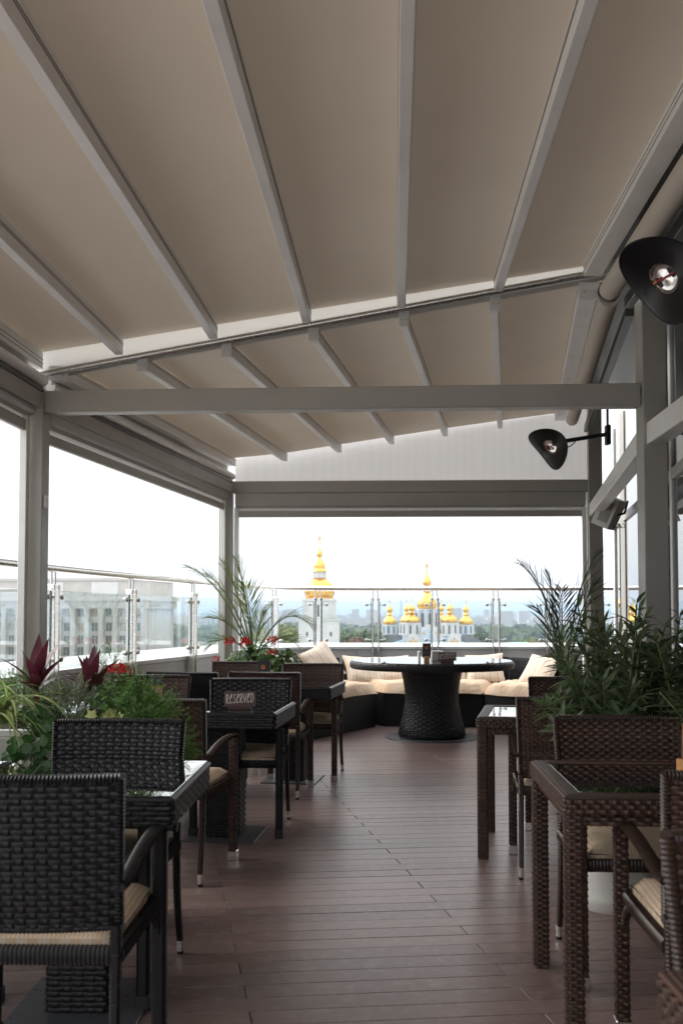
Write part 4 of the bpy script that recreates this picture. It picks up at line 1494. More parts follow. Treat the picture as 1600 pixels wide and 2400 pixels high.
reserved_sign(-0.572, 5.46, 0.745, -4, 'small brown RESERVED sign on the square table at the left')
reserved_sign(1.055, 9.62, 0.8055, -4, 'small brown RESERVED sign on the big round table')

def menu_card(x, y, z, rz, label, holder=True, h=0.15, w=0.085):
    s_ = thing('menu_card', label, 'card', (x, y, z), rz, 'menu cards')
    zc = 0.0
    if holder:
        MB().box(-0.028, 0.028, -0.02, 0.02, 0.0, 0.05, 0.002).build('wooden_block', 'wood', s_)
        MB().box(-0.028, 0.028, 0.022, 0.045, 0.0, 0.035, 0.002).build('rear_foot', 'card', s_)
        zc = 0.036
    c = MB().box(-w / 2, w / 2, 0.0225 if holder else -0.0015, 0.0255 if holder else 0.0015, zc, zc + h, 0.001)
    co = c.build('board', 'card', s_)
    yy = (0.0225 if holder else -0.0015) - 0.0012
    em = MB()
    cz = zc + h * 0.70
    for k in range(6):
        a = R(60 * k + 30)
        em.tube([(0.0125 * math.cos(a), yy, cz + 0.0125 * math.sin(a)), (0.0125 * math.cos(a), yy - 0.0008, cz + 0.0125 * math.sin(a))], 0.0072, 6)
    em.tube([(0, yy, cz), (0, yy - 0.001, cz)], 0.004, 6)
    em.build('emblem', 'orange', co)
    tx = MB()
    for k in range(5):
        tx.box(-0.022 + k * 0.0095, -0.017 + k * 0.0095, yy - 0.0006, yy + 0.0006, zc + h * 0.34, zc + h * 0.34 + 0.006)
    tx.build('print', 'greytext', co)
    return s_
menu_card(-0.60, 7.40, 0.745, -3, 'dark menu card with orange emblem on the third left table', False, 0.19, 0.085)
menu_card(0.865, 9.78, 0.8055, -2, 'dark menu card in a wooden block on the big round table')
# two white napkin holders next to it
nb = MB().box(-0.012, 0.012, -0.05, 0.05, 0.0, 0.10, 0.003).build('napkin_holder', 'white')
nb.location = (0.795, 9.88, 0.8055); tag(nb, 'narrow white napkin holder left of the card on the round table', 'napkin holder')
nb = MB().box(-0.06, 0.06, -0.03, 0.03, 0.0, 0.105, 0.004).build('napkin_holder', 'white')
nb.location = (0.985, 9.92, 0.8055); tag(nb, 'broad white napkin box behind the reserved sign on the round table', 'napkin holder')
kc = thing('menu_card', 'kraft brown card with a black clip beyond the fern', 'card', (-1.13, 5.93, 0.745), -4, 'menu cards')
MB().box(-0.032, 0.032, -0.002, 0.002, 0.0, 0.13, 0.001).build('sheet', 'kraft', kc)
MB().box(-0.038, 0.038, -0.006, 0.006, 0.10, 0.155, 0.003).build('clip', 'card', kc)
kc = thing('menu_card', 'kraft card on an orange wooden block at the right edge', 'card', (1.21, 3.34, 0.741), 18, 'menu cards')
MB().box(-0.045, 0.055, -0.03, 0.03, 0.0, 0.042, 0.002).build('wooden_block', 'wood', kc)
MB().box(-0.035, 0.07, 0.004, 0.008, 0.042, 0.165, 0.001).build('sheet', 'kraft', kc)
MB().box(-0.035, 0.085, 0.010, 0.018, 0.03, 0.13, 0.002).build('board', 'card', kc)

# ------------------------------------------------------------------ plants
def rnd_dir(rg, zlo=-1, zhi=1):
    z = rg.uniform(zlo, zhi); a = rg.uniform(0, 2 * math.pi); s = math.sqrt(max(0, 1 - z * z))
    return Vector((s * math.cos(a), s * math.sin(a), z))
UP = Vector((0, 0, 1))

def round_pot(parent, r0, r1, h, mat='whitepot', saucer=True):
    MB().lathe([(r0 * 0.98, 0.012), (r0, 0.02), (r1, h), (r1 - 0.008, h + 0.002), (r1 - 0.014, h - 0.03), (0.0, h - 0.035)], 40).build('pot', mat, parent, 45)
    if saucer:
        MB().lathe([(r0 * 1.05, 0.0), (r0 * 1.18, 0.03), (r0 * 1.20, 0.055), (r0 * 1.17, 0.055), (r0 * 1.02, 0.012), (0.0, 0.012)], 40).build('saucer', mat, parent, 45)
    MB().lathe([(r1 - 0.014, h - 0.028), (r1 * 0.5, h - 0.018), (0.0, h - 0.016)], 24).build('soil', 'soil', parent, 180)

def oleander(label, x, y, seed, n=11, spread=0.34, hmin=0.32, hmax=0.75, pot_h=0.58, lean=(0, 0)):
    rg = random.Random(seed)
    t_ = thing('potted_oleander', label, 'plant', (x, y, 0), group='potted oleanders')
    round_pot(t_, 0.145, 0.165, pot_h)
    for i in range(n):
        a = rg.uniform(0, 2 * math.pi) if i else 0
        rad = rg.uniform(0.25, 1.0) * spread
        h = rg.uniform(hmin, hmax) * (1.12 - 0.4 * rad / spread)
        b0 = Vector((0.07 * math.cos(a), 0.07 * math.sin(a), pot_h - 0.03))
        tip = b0 + Vector((rad * math.cos(a) + lean[0], rad * math.sin(a) + lean[1], h))
        mid = b0.lerp(tip, 0.5) + Vector((0, 0, 0.10 * rad / spread))
        pts = bez(b0, mid, tip, 8)
        sh = MB()
        k = 0
        n_w = 15
        for j in range(n_w):
            tt = 0.12 + 0.88 * j / (n_w - 1)
            q = b0 * (1 - tt) ** 2 + mid * 2 * tt * (1 - tt) + tip * tt * tt
            d = ((mid - b0) * (1 - tt) + (tip - mid) * tt).normalized()
            for m_ in range(3):
                an = m_ * 2.094 + j * 1.05 + rg.uniform(-0.25, 0.25)
                s_ = d.orthogonal().normalized()
                s_ = Matrix.Rotation(an, 3, d) @ s_
                up_ = 0.95 - 0.55 * (1 - tt) if j < n_w - 1 else 1.6
                ld = (s_ + d * up_ * rg.uniform(0.6, 1.2)).normalized()
                L = rg.uniform(0.085, 0.135) * (1 if j < n_w - 2 else 0.7)
                sh.leaf(q, ld, d + UP * 0.3, L, L * 0.23, rg.uniform(0.2, 0.9), 4, 0.3)
        o = sh.build('shoot', 'oleander', t_, 180)
        MB().tube(pts, [0.0075 - 0.004 * q / 8 for q in range(9)], 6).build('stem', 'stem', o, 180)
    return t_
oleander('oleander bush in the white pot behind the near right chair', 1.20, 4.30, 3, 34, 0.34, 0.34, 0.84)
oleander('oleander bush closest to the glass front on the right', 1.56, 4.20, 8, 30, 0.36, 0.34, 0.90)
oleander('oleander bush leaning over the aisle chair by the right post', 1.42, 4.52, 21, 28, 0.38, 0.36, 0.90)

def palm(t_, base, fronds, mat, rg, width=1.0):
    """fronds: list of (bend point offset, tip offset)."""
    for (mx_, tx_) in fronds:
        b = Vector(base); m_ = b + Vector(mx_); e = b + Vector(tx_)
        N = 26
        fr = MB()
        for i in range(9, N + 1):
            tt = i / N
            q = b * (1 - tt) ** 2 + m_ * 2 * tt * (1 - tt) + e * tt * tt
            d = ((m_ - b) * (1 - tt) + (e - m_) * tt).normalized()
            side = d.cross(UP)
            if side.length < 0.05: side = Vector((1, 0, 0))
            side.normalize()
            nrm = side.cross(d)
            for sg in (-1, 1):
                L = 0.26 * math.sin(math.pi * min(0.97, 0.16 + 0.74 * (tt - 0.3) / 0.7)) * rg.uniform(0.75, 1.1) * width
                ld = (d * rg.uniform(0.75, 1.1) + side * sg * rg.uniform(0.5, 0.8) + nrm * rg.uniform(0.0, 0.45)).normalized()
                fr.leaf(q, ld, nrm + side * sg * 0.2, L, 0.0115, rg.uniform(0.1, 0.6), 3, 0.5, 1.1)
        fo = fr.build('frond', mat, t_, 180)
        pts = bez(b, m_, e, 12)
        MB().tube(pts, [0.010 - 0.0075 * k / 12 for k in range(13)], 6).build('stalk', 'stem', fo, 180)

pr = thing('potted_palm', 'feathery palm standing by the right far post', 'palm', (1.70, 7.35, 0))
round_pot(pr, 0.15, 0.18, 0.55)
palm(pr, (0, 0, 0.53), [((-0.06, 0.0, 0.95), (-0.33, -0.02, 1.14)), ((0.04, 0.02, 0.95), (0.28, 0.03, 1.23)), ((-0.02, 0.05, 0.8), (-0.10, 0.10, 1.06)),
                        ((0.05, -0.04, 0.75), (0.20, -0.16, 0.98)), ((0.0, 0.1, 0.7), (0.06, 0.32, 0.95)), ((-0.05, -0.05, 0.62), (-0.24, -0.18, 0.80))], 'palm_dark', random.Random(4))

gp = thing('potted_palm', 'light green palm arching over the red geraniums', 'palm', (-0.80, 9.25, 0))
round_pot(gp, 0.17, 0.21, 0.70)
palm(gp, (-0.04, -0.05, 0.85), [((-0.31, 0, 0.80), (-0.62, -0.05, 0.88)), ((-0.08, 0.0, 0.72), (-0.17, 0.03, 0.95)), ((-0.145, 0, 0.70), (-0.29, 0.05, 0.92)), ((-0.2, -0.05, 0.7), (-0.44, -0.1, 0.80)),
                        ((0.27, 0.02, 0.62), (0.55, -0.02, 0.32)), ((0.175, -0.05, 0.30), (0.40, -0.08, 0.16)), ((-0.145, -0.08, 0.38), (-0.38, -0.12, 0.40)),
                        ((-0.2, -0.06, 0.30), (-0.40, -0.1, 0.14)), ((0.03, 0.1, 0.3), (0.07, 0.1, 0.44)), ((-0.02, -0.1, 0.5), (-0.06, -0.2, 0.70))], 'palm', random.Random(9), 1.15)
MB().tube([(0, 0, 0.66), (-0.04, -0.05, 0.87)], [0.03, 0.022], 8).build('trunk', 'bark', gp, 60)

def round_leaves(mb, rg, center, radii, n, size, flat=0.5):
    """Scalloped round leaves spread through an ellipsoid, denser at its surface."""
    for i in range(n):
        d = rnd_dir(rg, -0.4, 1)
        k = rg.uniform(0.45, 1.0) ** 0.5
        c = Vector(center) + Vector((d.x * radii[0], d.y * radii[1], d.z * radii[2])) * k
        nrm = (d + UP * 0.6 + rnd_dir(rg) * 0.6).normalized()
        s_ = nrm.orthogonal().normalized(); t2 = nrm.cross(s_)
        s = size * rg.uniform(0.6, 1.15)
        vs_ = [c - nrm * s * 0.12]; us = [(0.5, 0.5)]
        m_ = 9
        for q in range(m_):
            a = 2 * math.pi * q / m_ + 0.2
            r_ = s * (1.0 if q % 2 == 0 else 0.86) * (0.45 if q == 0 else 1)
            vs_.append(c + s_ * math.cos(a) * r_ + t2 * math.sin(a) * r_ + nrm * s * 0.10 * math.sin(3 * a)); us.append((0.5 + 0.5 * math.cos(a), 0.5 + 0.5 * math.sin(a)))
        fs = [(0, 1 + q, 1 + (q + 1) % m_) for q in range(m_)]
        mb.add(vs_, fs, us)

def flower_head(parent, rg, c, r_=0.035):
    mb = MB()
    for i in range(34):
        d = rnd_dir(rg, -0.25, 1)
        p = Vector(c) + d * r_ * rg.uniform(0.7, 1.0)
        mb.leaf(p, (d + rnd_dir(rg) * 0.9), d, r_ * 0.62, r_ * 0.5, 0.4, 2, 0.15)
    return mb.build('flower', 'redpetal', parent, 180)
def stalk(parent, a, b, r_=0.0028, mat='stem'):
    a, b = Vector(a), Vector(b)
    return MB().tube(bez(a, a.lerp(b, 0.5) + Vector((0.01, 0.01, 0.03)), b, 5), r_, 5).build('stalk', mat, parent, 180)

rg = random.Random(31)
ge = thing('geranium', 'green geranium with red flowers around the left palm', 'geranium', (-0.80, 9.22, 0.69), world_coords=True)
gl = MB()
round_leaves(gl, rg, (-0.80, 9.18, 0.80), (0.30, 0.22, 0.20), 260, 0.034)
round_leaves(gl, rg, (-0.58, 9.10, 0.78), (0.22, 0.16, 0.20), 160, 0.034)
round_leaves(gl, rg, (-0.98, 9.12, 0.76), (0.16, 0.14, 0.14), 90, 0.032)
gl.build('foliage', 'geranium', ge, 180, kind='stuff')
for c in ((-1.05, 9.08, 1.02), (-0.90, 9.02, 1.015), (-0.635, 9.0, 1.03), (-0.645, 8.98, 0.93), (-1.165, 8.98, 0.86)):
    fo = flower_head(ge, rg, c, 0.048 if c[2] > 0.95 else 0.036)
    stalk(fo, (c[0] + 0.03, c[1] + 0.08, c[2] - 0.18), c)

# long white trough with mixed planting, left
tr_ = thing('planter_trough', 'long white planter trough at the left full of mixed plants', 'planter', (-1.42, 4.12, 0), world_coords=True)
tw = MB()
x0, x1, y0, y1, h = -1.98, -0.90, 3.97, 4.27, 0.775
tw.box(x0, x1, y0, y0 + 0.02, 0.0, h, 0.004); tw.box(x0, x1, y1 - 0.02, y1, 0.0, h, 0.004)
tw.box(x0, x0 + 0.02, y0 + 0.02, y1 - 0.02, 0.0, h); tw.box(x1 - 0.02, x1, y0 + 0.02, y1 - 0.02, 0.0, h)
tw.build('trough', 'whitepot', tr_)
MB().box(x0 + 0.02, x1 - 0.02, y0 + 0.02, y1 - 0.02, 0.3, h - 0.03).build('soil', 'soil', tr_)

def cordyline(label, x, y, z, seed, h, n=17):
    rg = random.Random(seed)
    c = thing('cordyline', label, 'plant', (x, y, 0.74), group='dark red cordylines')
    MB().tube([(0, 0, 0), (0.005, 0, (z - 0.74) * 0.5), (0, 0, z - 0.74)], 0.008, 7).build('stem', 'bark', c, 180)
    for i in range(n):
        tt = i / (n - 1)
        a = i * 2.4 + rg.uniform(-.3, .3)
        el = R(10 + 75 * tt)
        d = Vector((math.cos(a) * math.cos(el), math.sin(a) * math.cos(el), math.sin(el)))
        L = h * rg.uniform(0.75, 1.1) * (1.0 if tt > 0.3 else 0.9)
        W = L * (0.30 if tt > 0.4 else 0.17)
        MB().leaf((0.004 * math.cos(a), 0.004 * math.sin(a), z - 0.74 - 0.05 + 0.05 * tt), d, UP + d * -0.2, L, W, 1.0 - 0.75 * tt, 7, 0.22, 0.95).build('leaf', 'cordyline', c, 180)
cordyline('dark red cordyline with a bright red top leaf against the left post', -1.30, 4.12, 0.985, 2, 0.205, 20)
cordyline('dark red cordyline beside the red geranium flower', -1.075, 4.14, 0.965, 7, 0.20, 20)

rg = random.Random(17)
sp = thing('spider_plant', 'striped spider plant hanging over the trough at the left edge', 'plant', (-1.43, 3.99, 0.80))
for i in range(72):
    a = rg.uniform(-math.pi, 0.3) if i < 34 else rg.uniform(0, 2 * math.pi)
    el = R(rg.uniform(35, 85))
    d = Vector((math.cos(a) * math.cos(el), math.sin(a) * math.cos(el) * 0.7, math.sin(el)))
    L = rg.uniform(0.28, 0.48)
    MB().leaf((rg.uniform(-0.07, 0.07), rg.uniform(-0.04, 0.04), rg.uniform(0.0, 0.10)), d, UP - d * 0.4, L, rg.uniform(0.017, 0.026), rg.uniform(1.5, 2.9), 10, 0.3, 0.6).build('leaf', 'spider', sp, 180)

def clover_cluster(label, x, y, z, seed, n, spread):
    rg = random.Random(seed)
    c = thing('broadleaf_creeper', label, 'plant', (x, y, z))
    st_ = MB()
    for i in range(n):
        a = rg.uniform(0, 2 * math.pi)
        tip = Vector((rg.uniform(-1, 1) * spread[0], rg.uniform(-1, 0.4) * spread[1], rg.uniform(spread[2], spread[3])))
        if tip.z < 0.03: tip.y = -0.13 - rg.uniform(0, 0.05)
        st_.tube(bez((0, 0, 0), tip * 0.5 + Vector((0, -0.02, 0.08)), tip, 4), 0.002, 4)
        lf = MB()
        nrm = (UP * 0.6 + Vector((rg.uniform(-.5, .5), -0.9, 0))).normalized()
        b0 = nrm.orthogonal().normalized()
        for k in range(3):
            d = Matrix.Rotation(2.094 * k + a, 3, nrm) @ b0
            lf.leaf(tip, d - nrm * 0.2, nrm, rg.uniform(0.040, 0.055), 0.055, 0.3, 3, 0.22, 1.5)
        lf.build('leaf', 'clover', c, 180)
    st_.build('stems', 'stem', c, 180)
clover_cluster('dark green three-leaved creeper spilling over the white trough', -1.26, 4.06, 0.76, 5, 46, (0.085, 0.10, -0.2, 0.15))

def needles(mb, rg, center, radii, n_shoot, n_need, shoot, need, width, up=0.5):
    for i in range(n_shoot):
        d = rnd_dir(rg, -0.3, 1)
        d = Vector((d.x, d.y, d.z)); k = rg.uniform(0.35, 1.0)
        b = Vector(center) + Vector((d.x * radii[0], d.y * radii[1], d.z * radii[2])) * k
        sd = (d + UP * up + rnd_dir(rg) * 0.5).normalized()
        for j in range(n_need):
            q = b + sd * shoot * (j / n_need)
            nd_ = (sd * 0.7 + rnd_dir(rg)).normalized()
            L = need * rg.uniform(0.6, 1.2) * (1 - 0.4 * j / n_need)
            s_ = nd_.orthogonal().normalized() * width / 2
            mb.add([q - s_, q + s_, q + nd_ * L], [(0, 1, 2)])
rg = random.Random(23)
sn = MB(); needles(sn, rg, (0, 0, 0), (0.135, 0.10, 0.135), 330, 20, 0.05, 0.019, 0.0036)
so = sn.build('santolina', 'santolina', None, None, loc=(-1.14, 4.06, 0.865)); tag(so, 'round grey-green feathery shrub below the right cordyline', 'plant')
af = MB()
needles(af, rg, (-0.02, 0, 0.0), (0.16, 0.11, 0.13), 330, 24, 0.09, 0.022, 0.0032)
needles(af, rg, (0.13, -0.04, -0.13), (0.09, 0.08, 0.12), 200, 24, 0.07, 0.021, 0.0032, -0.2)
needles(af, rg, (0.19, -0.06, -0.24), (0.05, 0.06, 0.10), 80, 20, 0.07, 0.018, 0.0030, -0.6)
fo = af.build('asparagus_fern', 'fern', None, None, loc=(-0.86, 4.08, 0.85)); tag(fo, 'bright green feathery fern hanging at the right end of the trough', 'fern')
a2 = MB()
needles(a2, rg, (0, 0, 0), (0.09, 0.07, 0.13), 80, 20, 0.08, 0.018, 0.0028)
fo = a2.build('asparagus_fern', 'fern', None, None, loc=(-1.00, 4.20, 0.98)); tag(fo, 'small wispy fern behind the red geranium flower', 'fern')
a3 = MB()
needles(a3, rg, (0, 0, 0), (0.16, 0.08, 0.10), 130, 20, 0.08, 0.022, 0.0034)
fo = a3.build('asparagus_fern', 'fern', None, None, loc=(-1.38, 4.16, 0.90)); tag(fo, 'dark feathery fern at the foot of the left cordyline', 'fern')
g2 = thing('geranium', 'geranium with a single red flower in the left trough', 'geranium', (-0.98, 4.10, 0.75), world_coords=True)
gl = MB()
round_leaves(gl, rg, (-0.93, 4.10, 0.88), (0.16, 0.12, 0.15), 200, 0.019)
gl.build('foliage', 'geranium', g2, 180, kind='stuff')
fo = flower_head(g2, rg, (-0.945, 4.08, 1.045), 0.026)
flower_head(g2, rg, (-0.915, 4.09, 1.04), 0.022)
flower_head(g2, rg, (-0.97, 4.09, 1.043), 0.020)
stalk(fo, (-0.93, 4.10, 0.85), (-0.945, 4.08, 1.03))
def ivy(label, loc, n, seed, spread=(0.10, 0.06, 0.05), size=0.026):
    rg = random.Random(seed)
    t_ = thing('ivy', label, 'ivy', loc)
    st_ = MB()
    for i in range(n):
        c = Vector((rg.uniform(-1, 1) * spread[0], rg.uniform(-1, 1) * spread[1], rg.uniform(0, 1) * spread[2] + 0.02))
        nrm = (UP * 0.4 + Vector((rg.uniform(-.6, .6), -0.8, 0))).normalized()
        s_ = nrm.orthogonal().normalized(); t2 = nrm.cross(s_)
        a0 = rg.uniform(0, 6.28); s = size * rg.uniform(0.7, 1.2)
        lf = MB(); vs_ = [c]; 
        for q in range(10):
            a = a0 + 2 * math.pi * q / 10
            r_ = s * (1.0 if q % 2 == 0 else 0.52)
            vs_.append(c + s_ * math.cos(a) * r_ + t2 * math.sin(a) * r_ - nrm * s * 0.12 * (q % 2))
        lf.add(vs_, [(0, 1 + q, 1 + (q + 1) % 10) for q in range(10)])
        lf.build('leaf', 'ivy', t_, 180)
        st_.tube(bez((0, 0, 0), c * 0.5 + Vector((0, 0, 0.02)), c, 3), 0.0014, 4)
    st_.build('stems', 'stem', t_, 180)
ivy('yellow-green variegated ivy above the near black chair', (-0.985, 3.98, 0.80), 16, 3, (0.10, 0.03, 0.06))
# tall dark planter with a sprig of ivy, bottom left corner
dp = thing('tall_planter', 'dark glazed planter just inside the bottom left corner', 'planter', (-0.665, 1.60, 0))
MB().lathe([(0.055, 0.0), (0.075, 0.02), (0.085, 0.56), (0.080, 0.568), (0.072, 0.55), (0.0, 0.545)], 28).build('pot', 'plate', dp, 45)
MB().lathe([(0.07, 0.548), (0.0, 0.556)], 20).build('soil', 'soil', dp, 180)
ivy('sprig of light green ivy in the bottom left corner', (-0.62, 1.59, 0.555), 6, 12, (0.06, 0.03, 0.03), 0.020)
# oleander sprig on the near right table, at the picture edge
sprig = thing('leafy_sprig', 'leafy sprig in a small pot at the right edge above the table', 'plant', (1.285, 3.46, 0.741))
MB().lathe([(0.04, 0.0), (0.052, 0.09), (0.046, 0.09), (0.04, 0.08), (0.0, 0.08)], 24).build('pot', 'plate', sprig, 45)
rg = random.Random(44)
for i in range(5):
    tip = Vector((-0.14 + 0.05 * i + rg.uniform(-.03, .03), rg.uniform(-.08, .06), 0.20 + rg.uniform(-.05, .08)))
    sm = MB()
    for k in range(11):
        an = k * 2.4
        d = Vector((math.cos(an), math.sin(an), 0.35))
        sm.leaf(Vector((0, 0, 0.08)).lerp(tip, 0.5 + 0.05 * k), d, UP, rg.uniform(0.10, 0.15), 0.022, rg.uniform(0.4, 1.0), 4, 0.3)
    so = sm.build('shoot', 'oleander', sprig, 180)
    MB().tube([(0, 0, 0.07), tip * 0.5 + Vector((0, 0, 0.05)), tip], 0.0035, 5).build('stem', 'stem', so, 180)

# ------------------------------------------------------------------ heaters and loudspeaker
def heater(label, loc, axis, roll, arm_to, s=1.0):
    h = thing('patio_heater', label, 'heater', loc, group='black hat-shaped heaters')
    ax = Vector(axis).normalized()
    x = Vector(roll); x = (x - ax * x.dot(ax)).normalized()
    y = ax.cross(x)
    def W(p): return x * p[0] * s + y * p[1] * s + ax * p[2] * s
    br = MB()
    n_r, n_a = 9, 40
    def pt(rho, a, th=0.0):
        ca, sa = math.cos(a), math.sin(a)
        flare = 0.035 * (1 - rho) ** 2 - 0.0
        z = 0.085 * (rho ** 2) * math.cos(2 * a) - 0.07 * (1 - rho) ** 1.4
        return W((0.235 * rho * ca, 0.175 * rho * sa, z + th))
    for th in (0.0, -0.006):
        vs_, fs = [], []
        for i in range(n_r + 1):
            for k in range(n_a):
                vs_.append(pt(0.36 + 0.64 * i / n_r, 2 * math.pi * k / n_a, th))
        for i in range(n_r):
            for k in range(n_a):
                k2 = (k + 1) % n_a
                fs.append((i * n_a + k, i * n_a + k2, (i + 1) * n_a + k2, (i + 1) * n_a + k))
        br.add(vs_, fs)
    bo = br.build('brim', 'black', h, 180)
    MB().tube([pt(1.0, 2 * math.pi * k / 40, -0.003) for k in range(41)], 0.006 * s, 6).build('edge_roll', 'black', bo, 180)
    bowl = MB()
    vs_, fs = [], []
    for i in range(6):
        rho = 0.36 * math.cos(i / 5 * math.pi / 2)
        for k in range(24):
            a = 2 * math.pi * k / 24
            q = pt(0.36, a) * (rho / 0.36 if rho > 0.002 else 0.005)
            vs_.append(q - ax * s * 0.05 * math.sin(i / 5 * math.pi / 2))
    for i in range(5):
        for k in range(24):
            k2 = (k + 1) % 24
            fs.append((i * 24 + k, i * 24 + k2, (i + 1) * 24 + k2, (i + 1) * 24 + k))
    bowl.add(vs_, fs); bowl.build('reflector', 'steel', h, 12)
    MB().tube([W((-0.012, -0.058, -0.052)), W((0.012, 0.058, -0.052))], 0.0065 * s, 8).build('heating_tube', 'heat', h, 60)
    MB().tube([W((-0.0125, -0.06, -0.052)), W((-0.008, -0.040, -0.052))], 0.011 * s, 8).build('tube_holder', 'copper', h, 60)
    bd = MB().lathe([(0.0, -0.20), (0.05, -0.19), (0.086, -0.15), (0.092, -0.065)], 20)
    bd.v = [tuple(W(q)) for q in bd.v]
    bd.build('housing', 'black', h, 60)
    e = Vector(arm_to) - Vector(loc)
    st_ = W((0.0, 0.0, -0.17))
    ar = MB(); ar.beam(st_, e, 0.03, 0.036, 0.004)
    ao = ar.build('arm', 'black', h)
    MB().tube([(e.x, e.y, e.z + 0.08), (e.x, e.y, 3.43 - loc[2])], 0.012, 8).build('hanger', 'black', h, 60)
    MB().box(e.x - 0.022, e.x + 0.022, e.y - 0.04, e.y + 0.04, e.z - 0.10, e.z + 0.085, 0.008).build('wall_plate', 'black', h)
    MB().tube(bez(st_ + Vector((0.01, 0, -0.01)), st_.lerp(e, 0.25) + Vector((0, 0, -0.11)), st_.lerp(e, 0.4) + Vector((0, 0, -0.01)), 8), 0.006, 6).build('cable', 'black', h, 180)
M['heat'] = simple('red_heating_tube', (0.35, 0.03, 0.03), 0.15)
M['copper'] = simple('copper_holder', (0.55, 0.22, 0.12), 0.25, metal=1)
heater('black hat-shaped heater near the top right, cut off by the edge', (1.355, 4.02, 2.70), (-0.52, -0.62, -0.42), (1, 0.15, -1), (1.78, 4.15, 2.74), 0.84)
heater('small black hat-shaped heater on a long arm in front of the far screen', (1.885, 8.7, 2.80), (-0.52, -0.62, -0.42), (1, 0.15, -1), (2.46, 8.82, 2.95), 0.87)

ls = thing('loudspeaker', 'grey loudspeaker hung tilted from the right beam', 'loudspeaker', (2.615, 9.30, 2.27))
mt = Matrix.Rotation(R(-38), 4, 'Z') @ Matrix.Rotation(R(26), 4, 'Y')
cab = MB()
vs_ = [(-0.10, -0.12, -0.15), (0.07, -0.09, -0.15), (0.07, 0.09, -0.15), (-0.10, 0.12, -0.15), (-0.10, -0.12, 0.15), (0.07, -0.09, 0.15), (0.07, 0.09, 0.15), (-0.10, 0.12, 0.15)]
cab.add([tuple(mt @ Vector(q)) for q in vs_], [(3, 2, 1, 0), (4, 5, 6, 7), (0, 1, 5, 4), (1, 2, 6, 5), (2, 3, 7, 6), (3, 0, 4, 7)])
cb_ = cab.build('cabinet', 'alu_light', ls)
MB().box(-0.112, -0.101, -0.125, 0.125, -0.155, 0.155, 0.004, mt).build('grille', 'alu', ls)
MB().box(-0.07, 0.04, -0.1125, -0.104, -0.10, 0.10, 0.002, mt).build('side_plate', 'alu', cb_)
MB().tube([mt @ Vector((0.07, 0, 0)), (0.14, 0.02, 0.0), (0.17, 0.02, 0.12)], 0.012, 8).build('bracket', 'black', ls, 60)
wr = MB()
for k in range(3):
    wr.tube([(0.10 + 0.03 * math.sin(a * 1.3) - 0.03 * k, -0.02, -0.10 - 0.045 * abs(math.sin(a * 0.8 + k))) for a in [i * 0.4 for i in range(12)]], 0.003, 5)
wr.build('cable', 'black', ls, 180)
# ------------------------------------------------------------------ the city beyond
GZ = -34.0
M['bounce_paving'] = simple('pale_bounce_paving', (0.45, 0.44, 0.42), 0.85, var=0.2, vscale=0.02)
g = MB(); g.add([(-16000, -600, GZ), (16000, -600, GZ), (16000, 19000, GZ), (-16000, 19000, GZ)], [(0, 1, 2, 3)])
g.build('ground', 'ground')['kind'] = 'structure'
pv_ = MB(); pv_.add([(-420, -500, GZ + 0.05), (420, -500, GZ + 0.05), (420, 760, GZ + 0.05), (-420, 760, GZ + 0.05)], [(0, 1, 2, 3)])  # unseen pale city ground, added to bounce light up under the roof
pv_.build('bounce_pavement', 'bounce_paving')['kind'] = 'structure'
tb_ = MB().prism([(-3.2, -3.0), (5.2, -3.0), (5.4, 13.3), (-1.9, 13.3), (-3.0, 6)], GZ, -0.31).build('host_building', 'concrete')
tag(tb_, 'pale building that carries the roof terrace', 'building')
# distant wooded ridge on the horizon
hl = MB(); vs_, fs = [], []
rg = random.Random(6)
NR = 160
for i in range(NR + 1):
    x = -9000 + 18000 * i / NR
    h = 34 + 26 * math.sin(i * 0.13 + 1) + 14 * math.sin(i * 0.41) + rg.uniform(-4, 4)
    for yy, z in ((11500, GZ), (12600, GZ + 34 + h * 0.45), (14000, GZ + 34 + h)):
        vs_.append((x, yy, z))
for i in range(NR):
    a, b = i * 3, i * 3 + 3
    fs += [(a, b, b + 1, a + 1), (a + 1, b + 1, b + 2, a + 2)]
hl.add(vs_, fs); hl.build('hills', 'ground', None, 180)['kind'] = 'structure'

